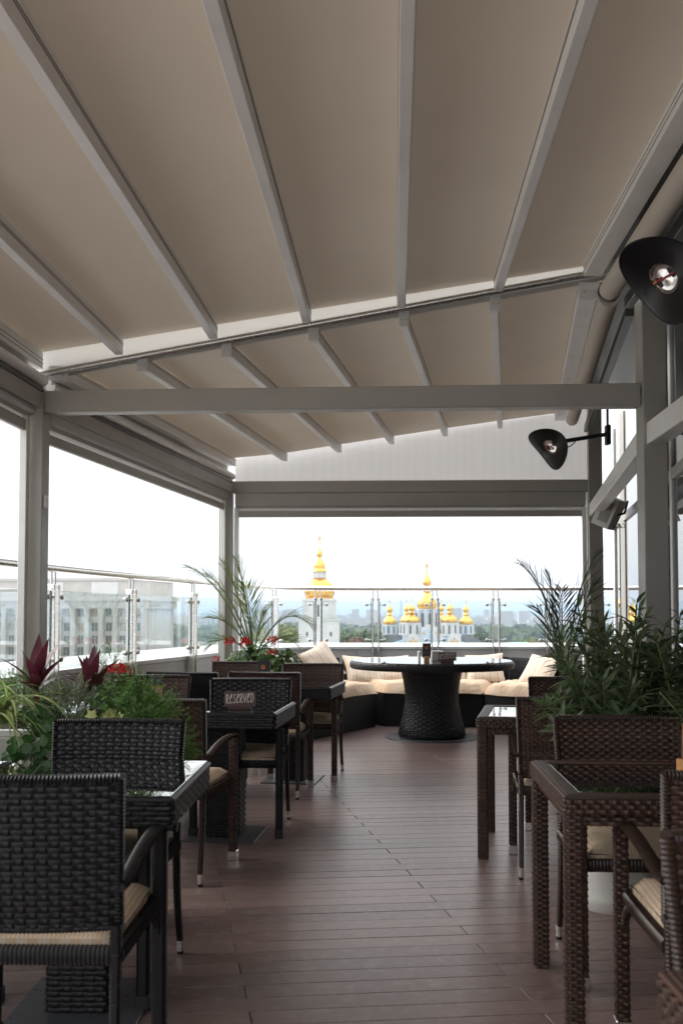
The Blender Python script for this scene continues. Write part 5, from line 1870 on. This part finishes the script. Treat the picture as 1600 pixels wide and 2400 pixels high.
def onion(k, r_, h, neck):
    """Onion dome profile scaled to widest radius r_, height h, ending at a neck."""
    pts = [(0.86, 0.0), (0.97, 0.12), (1.0, 0.25), (0.97, 0.4), (0.86, 0.55), (0.66, 0.7), (0.44, 0.84), (neck / r_, 1.0)]
    return [(a * r_, b * h) for a, b in pts]
def cross(parent, x, y, z, h, name='cross'):
    w = h * 0.055
    c = MB().box(x - w, x + w, y - w, y + w, z, z + h, 0)
    c.box(x - h * 0.25, x + h * 0.25, y - w * 0.9, y + w * 0.9, z + h * 0.58, z + h * 0.58 + 2 * w)
    c.box(x - h * 0.13, x + h * 0.13, y - w * 0.8, y + w * 0.8, z + h * 0.78, z + h * 0.78 + 1.6 * w)
    return c.build(name, 'gilt_dark', parent)
def arch_win(parent, x, y, z, w, h, mat='darkwin', ny=-1):
    """Round-headed window set proud of a wall that faces -Y, with a moulded surround."""
    pts = [(-w / 2, 0), (w / 2, 0), (w / 2, h - w / 2)] + [(w / 2 * math.cos(a), h - w / 2 + w / 2 * math.sin(a)) for a in [math.pi * k / 8 for k in range(1, 8)]] + [(-w / 2, h - w / 2)]
    m_ = MB(); n = len(pts)
    m_.add([(x + a, y - 0.06, z + b) for a, b in pts] + [(x + a, y + 0.1, z + b) for a, b in pts], [tuple(range(n))] + [(k, (k + 1) % n, n + (k + 1) % n, n + k) for k in range(n)])
    o = m_.build('window', mat, parent)
    s_ = MB(); k_ = 1.28
    pp = [(a * k_, b * 1.07 - 0.03 * h) for a, b in pts]
    s_.add([(x + a, y - 0.03, z + b) for a, b in pp] + [(x + a, y + 0.1, z + b) for a, b in pp], [tuple(range(n))] + [(k, (k + 1) % n, n + (k + 1) % n, n + k) for k in range(n)])
    s_.build('surround', 'limewash', o)
    return o

# bell tower. Local units: 1 u = 0.0392 m at 300 m
BY = 300.0
bt = thing('bell_tower', 'white bell tower with a tiered golden dome and cross', 'bell tower', (-7.0, BY, GZ))
u = 0.03911
def bz(q): return 1.28 + (685 - q) * u - GZ
lo = bz(735)
MB().box(-163 * u, 163 * u, 0, 326 * u, 0, lo, 0).build('lower_tier', 'limewash', bt)
cr_ = MB()
for z0_, z1_, e in ((735, 727, 168), (727, 718, 172)):
    cr_.box(-e * u, e * u, (163 - e) * u, (163 + e) * u, bz(z0_), bz(z1_))
cr_.build('cornice', 'limewash', bt)
MB().box(-168 * u, 168 * u, -5 * u, 331 * u, bz(718), bz(714)).build('ledge_roof', 'greenroof', bt)
cy_ = 163 * u
up_ = MB().box(-134 * u, 134 * u, cy_ - 134 * u, cy_ + 134 * u, bz(714), bz(572)).build('upper_tier', 'limewash', bt)
for sx in (-1, 1):
    for off in (118, 92):
        MB().box(sx * off * u - 9 * u, sx * off * u + 9 * u, cy_ - 139 * u, cy_ - 133 * u, bz(712), bz(574)).build('pilaster', 'limewash', bt)
    for off in (150, 40):
        MB().box(sx * off * u - 10 * u, sx * off * u + 10 * u, -5 * u, 1 * u, 0, bz(737)).build('pilaster', 'limewash', bt)
for sx in (-95, 95):
    arch_win(bt, sx * u, 0, bz(855), 18 * u, 36 * u)
arch_win(bt, 0, cy_ - 134 * u, bz(700), 34 * u, 100 * u)
MB().box(-143 * u, 143 * u, cy_ - 143 * u, cy_ + 143 * u, bz(572), bz(556)).build('cornice', 'limewash', bt)
def bl(pts, mat, name, parent=bt, n=28):
    return MB().lathe([(r_ * u, bz(z)) for r_, z in pts], n, (0, cy_, 0)).build(name, mat, parent, 50)
dm = bl([(118, 556), (118, 545), (108, 538), (122, 520), (124, 500), (122, 480), (112, 455), (98, 430), (76, 408), (54, 396), (50, 392)], 'gold', 'dome')
bl([(54, 394), (56, 388), (50, 384)], 'gilt_dark', 'ring', dm)
bl([(47, 385), (47, 336)], 'limewash', 'lantern', dm)
for k in range(10):
    a = 2 * math.pi * k / 10
    MB().lathe([(4 * u, bz(384)), (4 * u, bz(337))], 8, (49 * u * math.cos(a), cy_ + 49 * u * math.sin(a), 0)).build('lantern_column', 'limewash', dm, 60)
bl([(50, 338), (58, 332), (54, 322), (46, 312), (46, 300), (47, 292), (44, 275), (34, 255), (24, 240), (16, 232), (14, 222), (12, 216), (22, 206), (25, 192), (21, 176), (11, 158), (5, 140), (2.5, 110)], 'gold', 'spire', dm)
cross(dm, 0, cy_, bz(112), 72 * u)

# cathedral. 1 u = 0.0496 m at 380 m
CYD = 380.0
ct = thing('cathedral', 'white and pale blue cathedral with a cluster of golden domes', 'cathedral', (35.1, CYD, GZ))
U = 0.04954
def cz(q): return 1.28 + (685 - q) * U - GZ
def cx(q): return (q - 1118) * U
def dome_tower(x, y, half, base, drum_top, dome_w, dome_h, so, mat='paleblue', par=ct, n=16, crossh=36):
    dr = MB().lathe([(half * U, cz(base)), (half * U, cz(drum_top + 8))], n, (x, y, 0)).build('drum', mat, par, 30)
    MB().lathe([((half + 3) * U, cz(drum_top + 10)), ((half + 5) * U, cz(drum_top + 5)), ((half + 3) * U, cz(drum_top))], n, (x, y, 0)).build('cornice', 'limewash', dr, 30)
    MB().lathe([((half + 3) * U, cz(base)), ((half + 3) * U, cz(base - 6))], n, (x, y, 0)).build('plinth', 'limewash', dr, 30)
    for k in range(n):
        a = 2 * math.pi * (k + 0.5) / n
        if math.sin(a) < 0.3 and k % 2 == 0:
            MB().lathe([(half * 0.13 * U, cz(base)), (half * 0.13 * U, cz(drum_top + 8))], 8, (x + half * 1.01 * U * math.cos(a), y + half * 1.01 * U * math.sin(a), 0)).build('pilaster', 'limewash', dr, 60)
    for k in range(n):
        a = 2 * math.pi * (k + 0.5) / n
        if math.sin(a) < -0.05 and k % 2 == 1:
            c_, s_ = math.cos(a), math.sin(a)
            w = half * 0.22 * U; h0, h1 = cz(base - (base - drum_top) * 0.12), cz(drum_top + (base - drum_top) * 0.25)
            q = MB(); rr_ = (half * 1.012) * U
            tx, ty = -s_, c_
            q.add([(x + rr_ * c_ + tx * e * w / 2, y + rr_ * s_ + ty * e * w / 2, z) for e, z in ((-1, h0), (1, h0), (1, h1), (0.6, h1 + w * .35), (0, h1 + w * 0.5), (-0.6, h1 + w * .35), (-1, h1))], [(0, 1, 2, 3, 4, 5, 6)])
            q.build('window', 'darkwin', dr)
    H = dome_h * U; R_ = dome_w * U
    pr_ = [(a, cz(drum_top) + b) for a, b in onion(1, R_, H, R_ * 0.30)]
    zt = cz(drum_top) + H
    pr_ += [(R_ * 0.42, zt + H * 0.05), (R_ * 0.42, zt + H * 0.12), (R_ * 0.26, zt + H * 0.2), (R_ * 0.24, zt + H * 0.36), (R_ * 0.44, zt + H * 0.5), (R_ * 0.46, zt + H * 0.62), (R_ * 0.34, zt + H * 0.8), (R_ * 0.14, zt + H * 1.0), (R_ * 0.03, zt + H * 1.25)]
    d_ = MB().lathe(pr_, 24, (x, y, 0)).build('dome', 'gold', dr, 60)
    cross(d_, x, y, zt + H * 1.22, crossh * U)
Wy = 26
bd_ = MB()
bd_.box(cx(905), cx(1330 + 35), 2.0, 2.0 + Wy, 0, cz(850))
bd_.build('nave_wall', 'paleblue', ct)
MB().box(cx(905) - .4, cx(1365) + .4, 1.6, 2.0 + Wy, cz(852), cz(842)).build('cornice', 'limewash', ct)
for (a, b) in ((905, 930), (1030, 1062), (1172, 1222), (1345, 1365), (985, 998)):
    MB().box(cx(a), cx(b), 1.55, 2.1, 0, cz(853)).build('pilaster', 'limewash', ct)
# two porches with icons and gilded round windows, curved gables above
for xc in (982, 1308):
    pc = MB().box(cx(xc - 52), cx(xc + 52), 0.3, 2.0, 0, cz(862)).build('porch', 'limewash', ct)
    gb = MB()
    pts = [(-40, 862), (40, 862), (34, 850), (22, 846), (14, 836), (0, 828), (-14, 836), (-22, 846), (-34, 850)]
    n = len(pts)
    gb.add([(cx(xc + a), 0.5, cz(b)) for a, b in pts] + [(cx(xc + a), 2.2, cz(b)) for a, b in pts], [tuple(range(n))] + [(k, (k + 1) % n, n + (k + 1) % n, n + k) for k in range(n)])
    gb.build('gable', 'limewash', pc)
    for o_ in (-20, 20):
        MB().box(cx(xc + o_ - 13), cx(xc + o_ + 13), 0.16, 0.32, cz(920), cz(892)).build('gilded_icon', 'gilt_dark', pc)
        MB().lathe([(13 * U, 0.0), (13 * U, 0.16)], 14).build
    MB().box(cx(xc - 5), cx(xc + 5), 0.12, 0.32, cz(884), cz(866)).build('gilded_icon', 'gilt_dark', pc)
# centre front: tall blue gable between the side domes
cg = MB()
pts = [(1045, 935), (1195, 935), (1195, 800), (1182, 788), (1160, 784), (1150, 770), (1118, 762), (1086, 770), (1076, 784), (1054, 788), (1045, 800)]
n = len(pts)
cg.add([(cx(a), 1.2, cz(b)) for a, b in pts] + [(cx(a), 4.0, cz(b)) for a, b in pts], [tuple(range(n))] + [(k, (k + 1) % n, n + (k + 1) % n, n + k) for k in range(n)])
cgo = cg.build('front_gable', 'limewash', ct)
for a, b in ((1056, 1082), (1154, 1182), (1098, 1138)):
    MB().box(cx(a), cx(b), 1.05, 1.22, cz(925), cz(808)).build('panel', 'paleblue', cgo)
for xx in (1069, 1168):
    arch_win(cgo, cx(xx), 1.06, cz(846), 12 * U, 26 * U, 'gilt_dark')
# sloping side roofs
for s_ in (-1, 1):
    sr = MB()
    q = [(1118 + s_ * 213, 885), (1118 + s_ * 340, 925), (1118 + s_ * 340, 960), (1118 + s_ * 213, 960)]
    sr.add([(cx(a), 1.0, cz(b)) for a, b in q] + [(cx(a), 5.0, cz(b)) for a, b in q], [(0, 1, 2, 3), (7, 6, 5, 4), (0, 4, 5, 1), (1, 5, 6, 2), (3, 2, 6, 7), (0, 3, 7, 4)])
    sr.build('side_gable', 'paleblue', ct)
    dr_ = MB()
    q = [(1118 + s_ * 215, 848), (1118 + s_ * 350, 848), (1118 + s_ * 428, 905), (1118 + s_ * 428, 935), (1118 + s_ * 215, 900)]
    n = len(q)
    dr_.add([(cx(a), 8.0, cz(b)) for a, b in q] + [(cx(a), 16.0, cz(b)) for a, b in q], [tuple(range(n)), tuple(range(2 * n - 1, n - 1, -1))] + [(k, (k + 1) % n, n + (k + 1) % n, n + k) for k in range(n)])
    dr_.build('side_roof', 'slate', ct)
    MB().box(cx(1118 + s_ * 215), cx(1118 + s_ * 425), 9.0, 26, 0, cz(905)).build('aisle_wall', 'paleblue', ct)
dome_tower(cx(805), 12, 57, 845, 766, 56, 76, 1)
dome_tower(cx(1433), 12, 59, 845, 766, 58, 76, 1)
dome_tower(cx(975), 5.5, 73, 850, 750, 70, 72, 1, 'limewash')
dome_tower(cx(1286), 5.5, 66, 850, 750, 64, 72, 1, 'limewash')
dome_tower(cx(958), 22, 60, 850, 752, 56, 72, 1)
dome_tower(cx(1252), 22, 60, 850, 752, 56, 72, 1)
dome_tower(0, 15, 100, 800, 638, 82, 138, 1, 'paleblue', n=20, crossh=75)

# classical office building at the left, with a giant colonnade
k_ = 0.1333
ob = thing('government_building', 'grey classical building with tall columns seen through the left glass', 'building', (-60.0, 300.0, GZ))
ob.rotation_euler = (0, 0, R(-7))
def oz(py): return 1.28 + (1441 - py) * k_ - GZ
def ox(px): return (px - 347) * k_
X0 = ox(-190)
MB().box(X0, 0, 0, 26, 0, oz(1405)).build('wall', 'stone', ob)
MB().box(X0 - .5, 0.9, -1.6, 26.5, oz(1426), oz(1408)).build('architrave', 'stone', ob)
MB().box(X0 - 1.2, 1.8, -2.4, 27, oz(1408), oz(1397)).build('cornice', 'stone', ob)
MB().box(X0, 0.0, 0.6, 25, oz(1397), oz(1356)).build('attic', 'stone', ob)
MB().box(X0 - 0.4, 0.4, 0.2, 25.4, oz(1360), oz(1354)).build('attic_cornice', 'stone', ob)
for a, b in ((105, 135), (205, 270)):
    MB().box(ox(a), ox(b), 0.4, 0.7, oz(1394), oz(1363)).build('attic_panel', 'limewash', ob)
bay = 34.3
rgw = random.Random(3)
for i in range(16):
    xc = 336 - i * bay
    if xc < -185: break
    c_ = MB().lathe([(1.15, 0), (1.15, 1.0), (0.98, 1.2), (0.98, oz(1480)), (0.84, oz(1446)), (0.84, oz(1444))], 16, (ox(xc), -0.9, 0)).build('column', 'stone', ob, 50)
    MB().lathe([(0.86, oz(1445)), (1.0, oz(1440)), (1.12, oz(1432)), (1.2, oz(1429)), (1.2, oz(1426))], 8, (ox(xc), -0.9, 0), a0=R(22.5)).build('capital', 'stone', c_, 40)
    xw = xc - bay / 2
    for py in (1436, 1470, 1500, 1527, 1556):
        w_ = MB().box(ox(xw) - 0.95, ox(xw) + 0.95, -0.12, 0.05, oz(py + 9), oz(py - 10)).build('window', 'warmwin' if rgw.random() < 0.4 else 'darkwin', ob)
        MB().box(ox(xw) - 0.06, ox(xw) + 0.06, -0.16, -0.11, oz(py + 9), oz(py - 10)).build('glazing_bar', 'stone', w_)
    MB().box(ox(xw) - 1.3, ox(xw) + 1.3, -0.25, 0.02, oz(1484), oz(1481)).build('sill_band', 'stone', ob)

# ------------------------------------------------------------------ trees outside
def crown_mesh(seed, mat, rx, rz_, n=900, leaf=0.62):
    rg = random.Random(seed)
    lobes = [(rnd_dir(rg, -0.2, 1) * rg.uniform(0.3, 0.75), rg.uniform(0.35, 0.6)) for _ in range(11)]
    mb = MB()
    for i in range(n):
        c, r_ = lobes[rg.randrange(len(lobes))]
        d = rnd_dir(rg)
        q = c + d * r_ * rg.uniform(0.6, 1.0)
        q = Vector((q.x * rx, q.y * rx, q.z * rz_))
        nn = (d + rnd_dir(rg) * 0.7).normalized(); s_ = nn.orthogonal().normalized(); t2 = nn.cross(s_)
        a = leaf * rg.uniform(0.5, 1.2)
        mb.add([q + s_ * a, q + t2 * a * 0.8, q - s_ * a, q - t2 * a * 0.7], [(0, 1, 2, 3)])
    return mb.mesh('crown', mat)
CR = {}
for k, m_ in (('A', 'treeA'), ('B', 'treeB'), ('C', 'treeC')):
    for j in range(2):
        CR[k, j] = crown_mesh(ord(k) + j * 7, M[m_], 5.2, 6.0)
tkm = MB()
tkm.tube([(0, 0, 0), (0.1, 0.1, 8), (0.0, 0.2, 16), (0.2, 0, 22)], [0.5, 0.42, 0.3, 0.12], 8)
for k in range(5):
    a = k * 1.3
    tkm.tube([(0, 0.1, 12 + k), (1.6 * math.cos(a), 1.6 * math.sin(a), 16 + k), (3 * math.cos(a), 3 * math.sin(a), 18.5 + k)], [0.22, 0.14, 0.05], 6)
tkmesh = tkm.mesh('trunk', M['treebark'], 60)
def tree(x, Y, z_top, kind, j, label, group, s=1.0):
    hgt = z_top - GZ
    t_ = thing('tree', label, 'tree', (x, Y, GZ), rz=(abs(x) * 37) % 360, group=group)
    tr2 = bpy.data.objects.new('trunk', tkmesh); col.objects.link(tr2); tr2.parent = t_
    tr2.scale = (s, s, (hgt - 4 * s) / 22)
    c = bpy.data.objects.new('crown', CR[kind, j]); col.objects.link(c); c.parent = t_
    c.location = (0, 0, hgt - 6.2 * s); c.scale = (s, s, s)
ORD = ['first', 'second', 'third', 'fourth', 'fifth', 'sixth', 'seventh', 'eighth', 'ninth', 'tenth', 'eleventh', 'twelfth', 'thirteenth', 'fourteenth', 'fifteenth', 'sixteenth', 'seventeenth', 'eighteenth', 'nineteenth', 'twentieth']
def row_of_trees(spots, kinds, s, what, group):      # spots: x, y, height of the top, all in metres
    order = sorted(range(len(spots)), key=lambda i: spots[i][0] / spots[i][1])
    for i, (x, y, zt) in enumerate(spots):
        tree(x, y, zt, kinds[i % len(kinds)], i % 2, '%s from the left of the %s' % (ORD[order.index(i)], what), group, s)
row_of_trees([(-29.3, 330.0, -4.1), (-26.1, 342.0, -2.5), (-21.7, 354.0, -0.5), (-16.1, 330.0, -1.8), (-34.2, 342.0, -6.2)], 'B', 1.3, 'yellow-green trees left of the bell tower', 'trees left of the bell tower')
row_of_trees([(0.0, 340.0, -2.5), (3.5, 358.0, -4.9), (8.0, 376.0, -3.9), (10.9, 340.0, -2.8), (14.6, 358.0, -4.6), (17.5, 376.0, -7.9), (5.7, 340.0, -7.3), (10.3, 358.0, -8.1)], 'A', 1.25, 'green trees between bell tower and cathedral', 'trees between tower and cathedral')
row_of_trees([(54.7, 430.0, -5.8), (61.5, 430.0, -5.0), (64.6, 430.0, -8.1)], 'A', 1.2, "green trees behind the cathedral's right side roof", 'trees behind the cathedral')
row_of_trees([(70.9, 420.0, -10.1), (80.2, 435.0, -8.6), (88.0, 450.0, -8.1), (86.2, 420.0, -7.9), (94.7, 435.0, -10.1), (106.0, 450.0, -9.3)], 'CBB', 1.1, 'autumn trees at the right beyond the railing', 'trees at the right beyond the rail')
row_of_trees([(-82.9, 420.0, -10.1), (-83.7, 440.0, -9.5), (-83.4, 460.0, -11.6), (-67.2, 420.0, -10.9), (-66.1, 440.0, -10.3), (-65.4, 460.0, -12.4), (-71.9, 420.0, -12.0)], 'BA', 1.1, 'trees at the left beyond the parapet', 'trees at the left beyond the parapet')
tree(3.8, 330.0, -5.9, "C", 0, 'larger rust-brown tree right of the bell tower', "autumn trees", 0.9)
tree(1.8, 330.0, -7.8, "C", 0, 'low rust-brown tree close beside the bell tower', "autumn trees", 0.9)

# ------------------------------------------------------------------ blocks of flats far off
def block(name, x0, x1, z_top, Y, label, cat, mat, group=None):
    z1 = z_top - GZ
    w = x1 - x0
    t_ = thing(name, label, cat, ((x0 + x1) / 2, Y, GZ), group=group)
    wb = MB().box(-w / 2, w / 2, 0, w * 0.8, 0, z1).build('wall', mat, t_)
    MB().box(-w / 2 + w * .1, w / 2 - w * .1, w * .1, w * .7, z1, z1 + w * 0.12).build('roof', 'slate', t_)
    strips = MB()
    nf = max(3, int(z1 / 9))
    for k in range(1, nf):
        strips.box(-w * 0.44, w * 0.44, -0.4, 0.1, z1 * k / nf, z1 * k / nf + z1 / nf * 0.4)
    strips.build('window_band', 'darkwin', t_)
    return t_
TB = [(-676.8, -665.6, -45.1), (-649.6, -643.2, -38.7), (-624.0, -616.0, -49.9), (-588.8, -579.2, -51.5), (-566.4, -556.8, -45.1), (-531.2, -521.6, -48.3), (-505.6, -496.0, -41.9), (-3.2, 8.0, -48.3), (19.2, 27.2, -41.9), (35.2, 49.6, -11.5), (56.0, 64.0, -32.3), (73.6, 83.2, -11.5), (89.6, 99.2, -38.7), (105.6, 113.6, -45.1), (134.4, 142.4, -51.5), (512.0, 523.2, -38.7), (608.0, 620.8, -41.9), (633.6, 643.2, -38.7), (691.2, 704.0, -45.1), (729.6, 742.4, -41.9)]
for i, (x0, x1, zt) in enumerate(TB):
    block('tower_block', x0, x1, zt, 3600, '%s from the left of the pale tower blocks on the hazy skyline' % ORD[i], 'tower block', 'concrete', 'far tower blocks')
block('brick_block', -127.0, -119.6, -17.6, 760, 'red-brown block of flats beyond the left glass panel', 'building', 'brick')
mst = thing('lattice_mast', 'thin hazy television mast left of the central dome', 'mast', (161.2, 2600, GZ))
mm_ = MB(); hh = 45.2 - GZ
for sx, sy in ((-1, -1), (1, -1), (1, 1), (-1, 1)):
    mm_.tube([(sx * 5, sy * 5, 0), (sx * 1.6, sy * 1.6, hh * 0.6), (sx * 0.4, sy * 0.4, hh)], [0.6, 0.5, 0.35], 5)
for k in range(12):
    z = hh * k / 13; r_ = 5 - 3.4 * min(1, k / 8)
    for sx in (-1, 1):
        mm_.tube([(-r_ * sx, -r_, z), (r_ * sx, -r_, z + hh / 13)], 0.3, 4)
mm_.build('lattice', 'slate', mst)
th_ = thing('teal_roof_building', 'low building with a teal roof below the right railing', 'building', (45.0, 250, GZ))
MB().box(-4, 8, 0, 14, 0, 25.0).build('wall', 'limewash', th_)
rf = MB(); z0_ = 25.0
rf.add([(-4.6, -0.6, z0_), (8.6, -0.6, z0_), (8.6, 14.6, z0_), (-4.6, 14.6, z0_), (0, 7, z0_ + 3.0), (4.5, 7, z0_ + 3.0)], [(0, 1, 5, 4), (1, 2, 5), (2, 3, 4, 5), (3, 0, 4)])
rf.build('roof', 'tealroof', th_)
# the rest of the city and the woods beyond: one mass
cty = MB(); rg = random.Random(77)
for i in range(1500):
    Y = rg.uniform(1500, 5200); x = rg.uniform(-0.36, 0.32) * Y
    w = rg.uniform(8, 26); h = rg.uniform(8, 34) * (1.5 if rg.random() < 0.12 else 1)
    cty.box(x - w / 2, x + w / 2, Y, Y + w, GZ, GZ + h)
cty.build('far_city', 'concrete')['kind'] = 'stuff'
wd = MB()
for i in range(7000):
    Y = 900 + 3200 * rg.random() ** 1.5; x = rg.uniform(-0.40, 0.36) * Y
    c = Vector((x, Y, GZ + rg.uniform(6, 17)))
    for k in range(3):
        nn = rnd_dir(rg); s_ = nn.orthogonal().normalized(); t2 = nn.cross(s_); a = rg.uniform(4, 9)
        o_ = rnd_dir(rg) * 4
        wd.add([c + o_ + s_ * a, c + o_ + t2 * a * .7, c + o_ - s_ * a, c + o_ - t2 * a * .7], [(0, 1, 2, 3)])
wd.build('far_woods', 'treeA')['kind'] = 'stuff'
for o_, lb, ca in ((bpy.data.objects['far_city'], 'pale mass of far city buildings', 'city'), (bpy.data.objects['far_woods'], 'wooded belt around the city', 'woods')):
    o_['label'] = lb; o_['category'] = ca

# ------------------------------------------------------------------ the hazy air
hz = MB().box(-16500, 16500, -700, 19500, GZ - 1.0, 75).build('haze', 'ground')
hz['kind'] = 'stuff'; hz['label'] = 'pale haze over the city'; hz['category'] = 'haze'
m = bpy.data.materials.new('haze_air'); m.use_nodes = True
t = m.node_tree; t.nodes.clear()
o_ = t.nodes.new('ShaderNodeOutputMaterial'); v_ = t.nodes.new('ShaderNodeVolumePrincipled')
v_.inputs['Color'].default_value = (0.66, 0.82, 1.0, 1)
v_.inputs['Density'].default_value = 0.00022
v_.inputs['Anisotropy'].default_value = 0.0
t.links.new(v_.outputs[0], o_.inputs['Volume'])
hz.data.materials.clear(); hz.data.materials.append(m)

for o in bpy.data.objects:
    if '_w' in o: del o['_w']
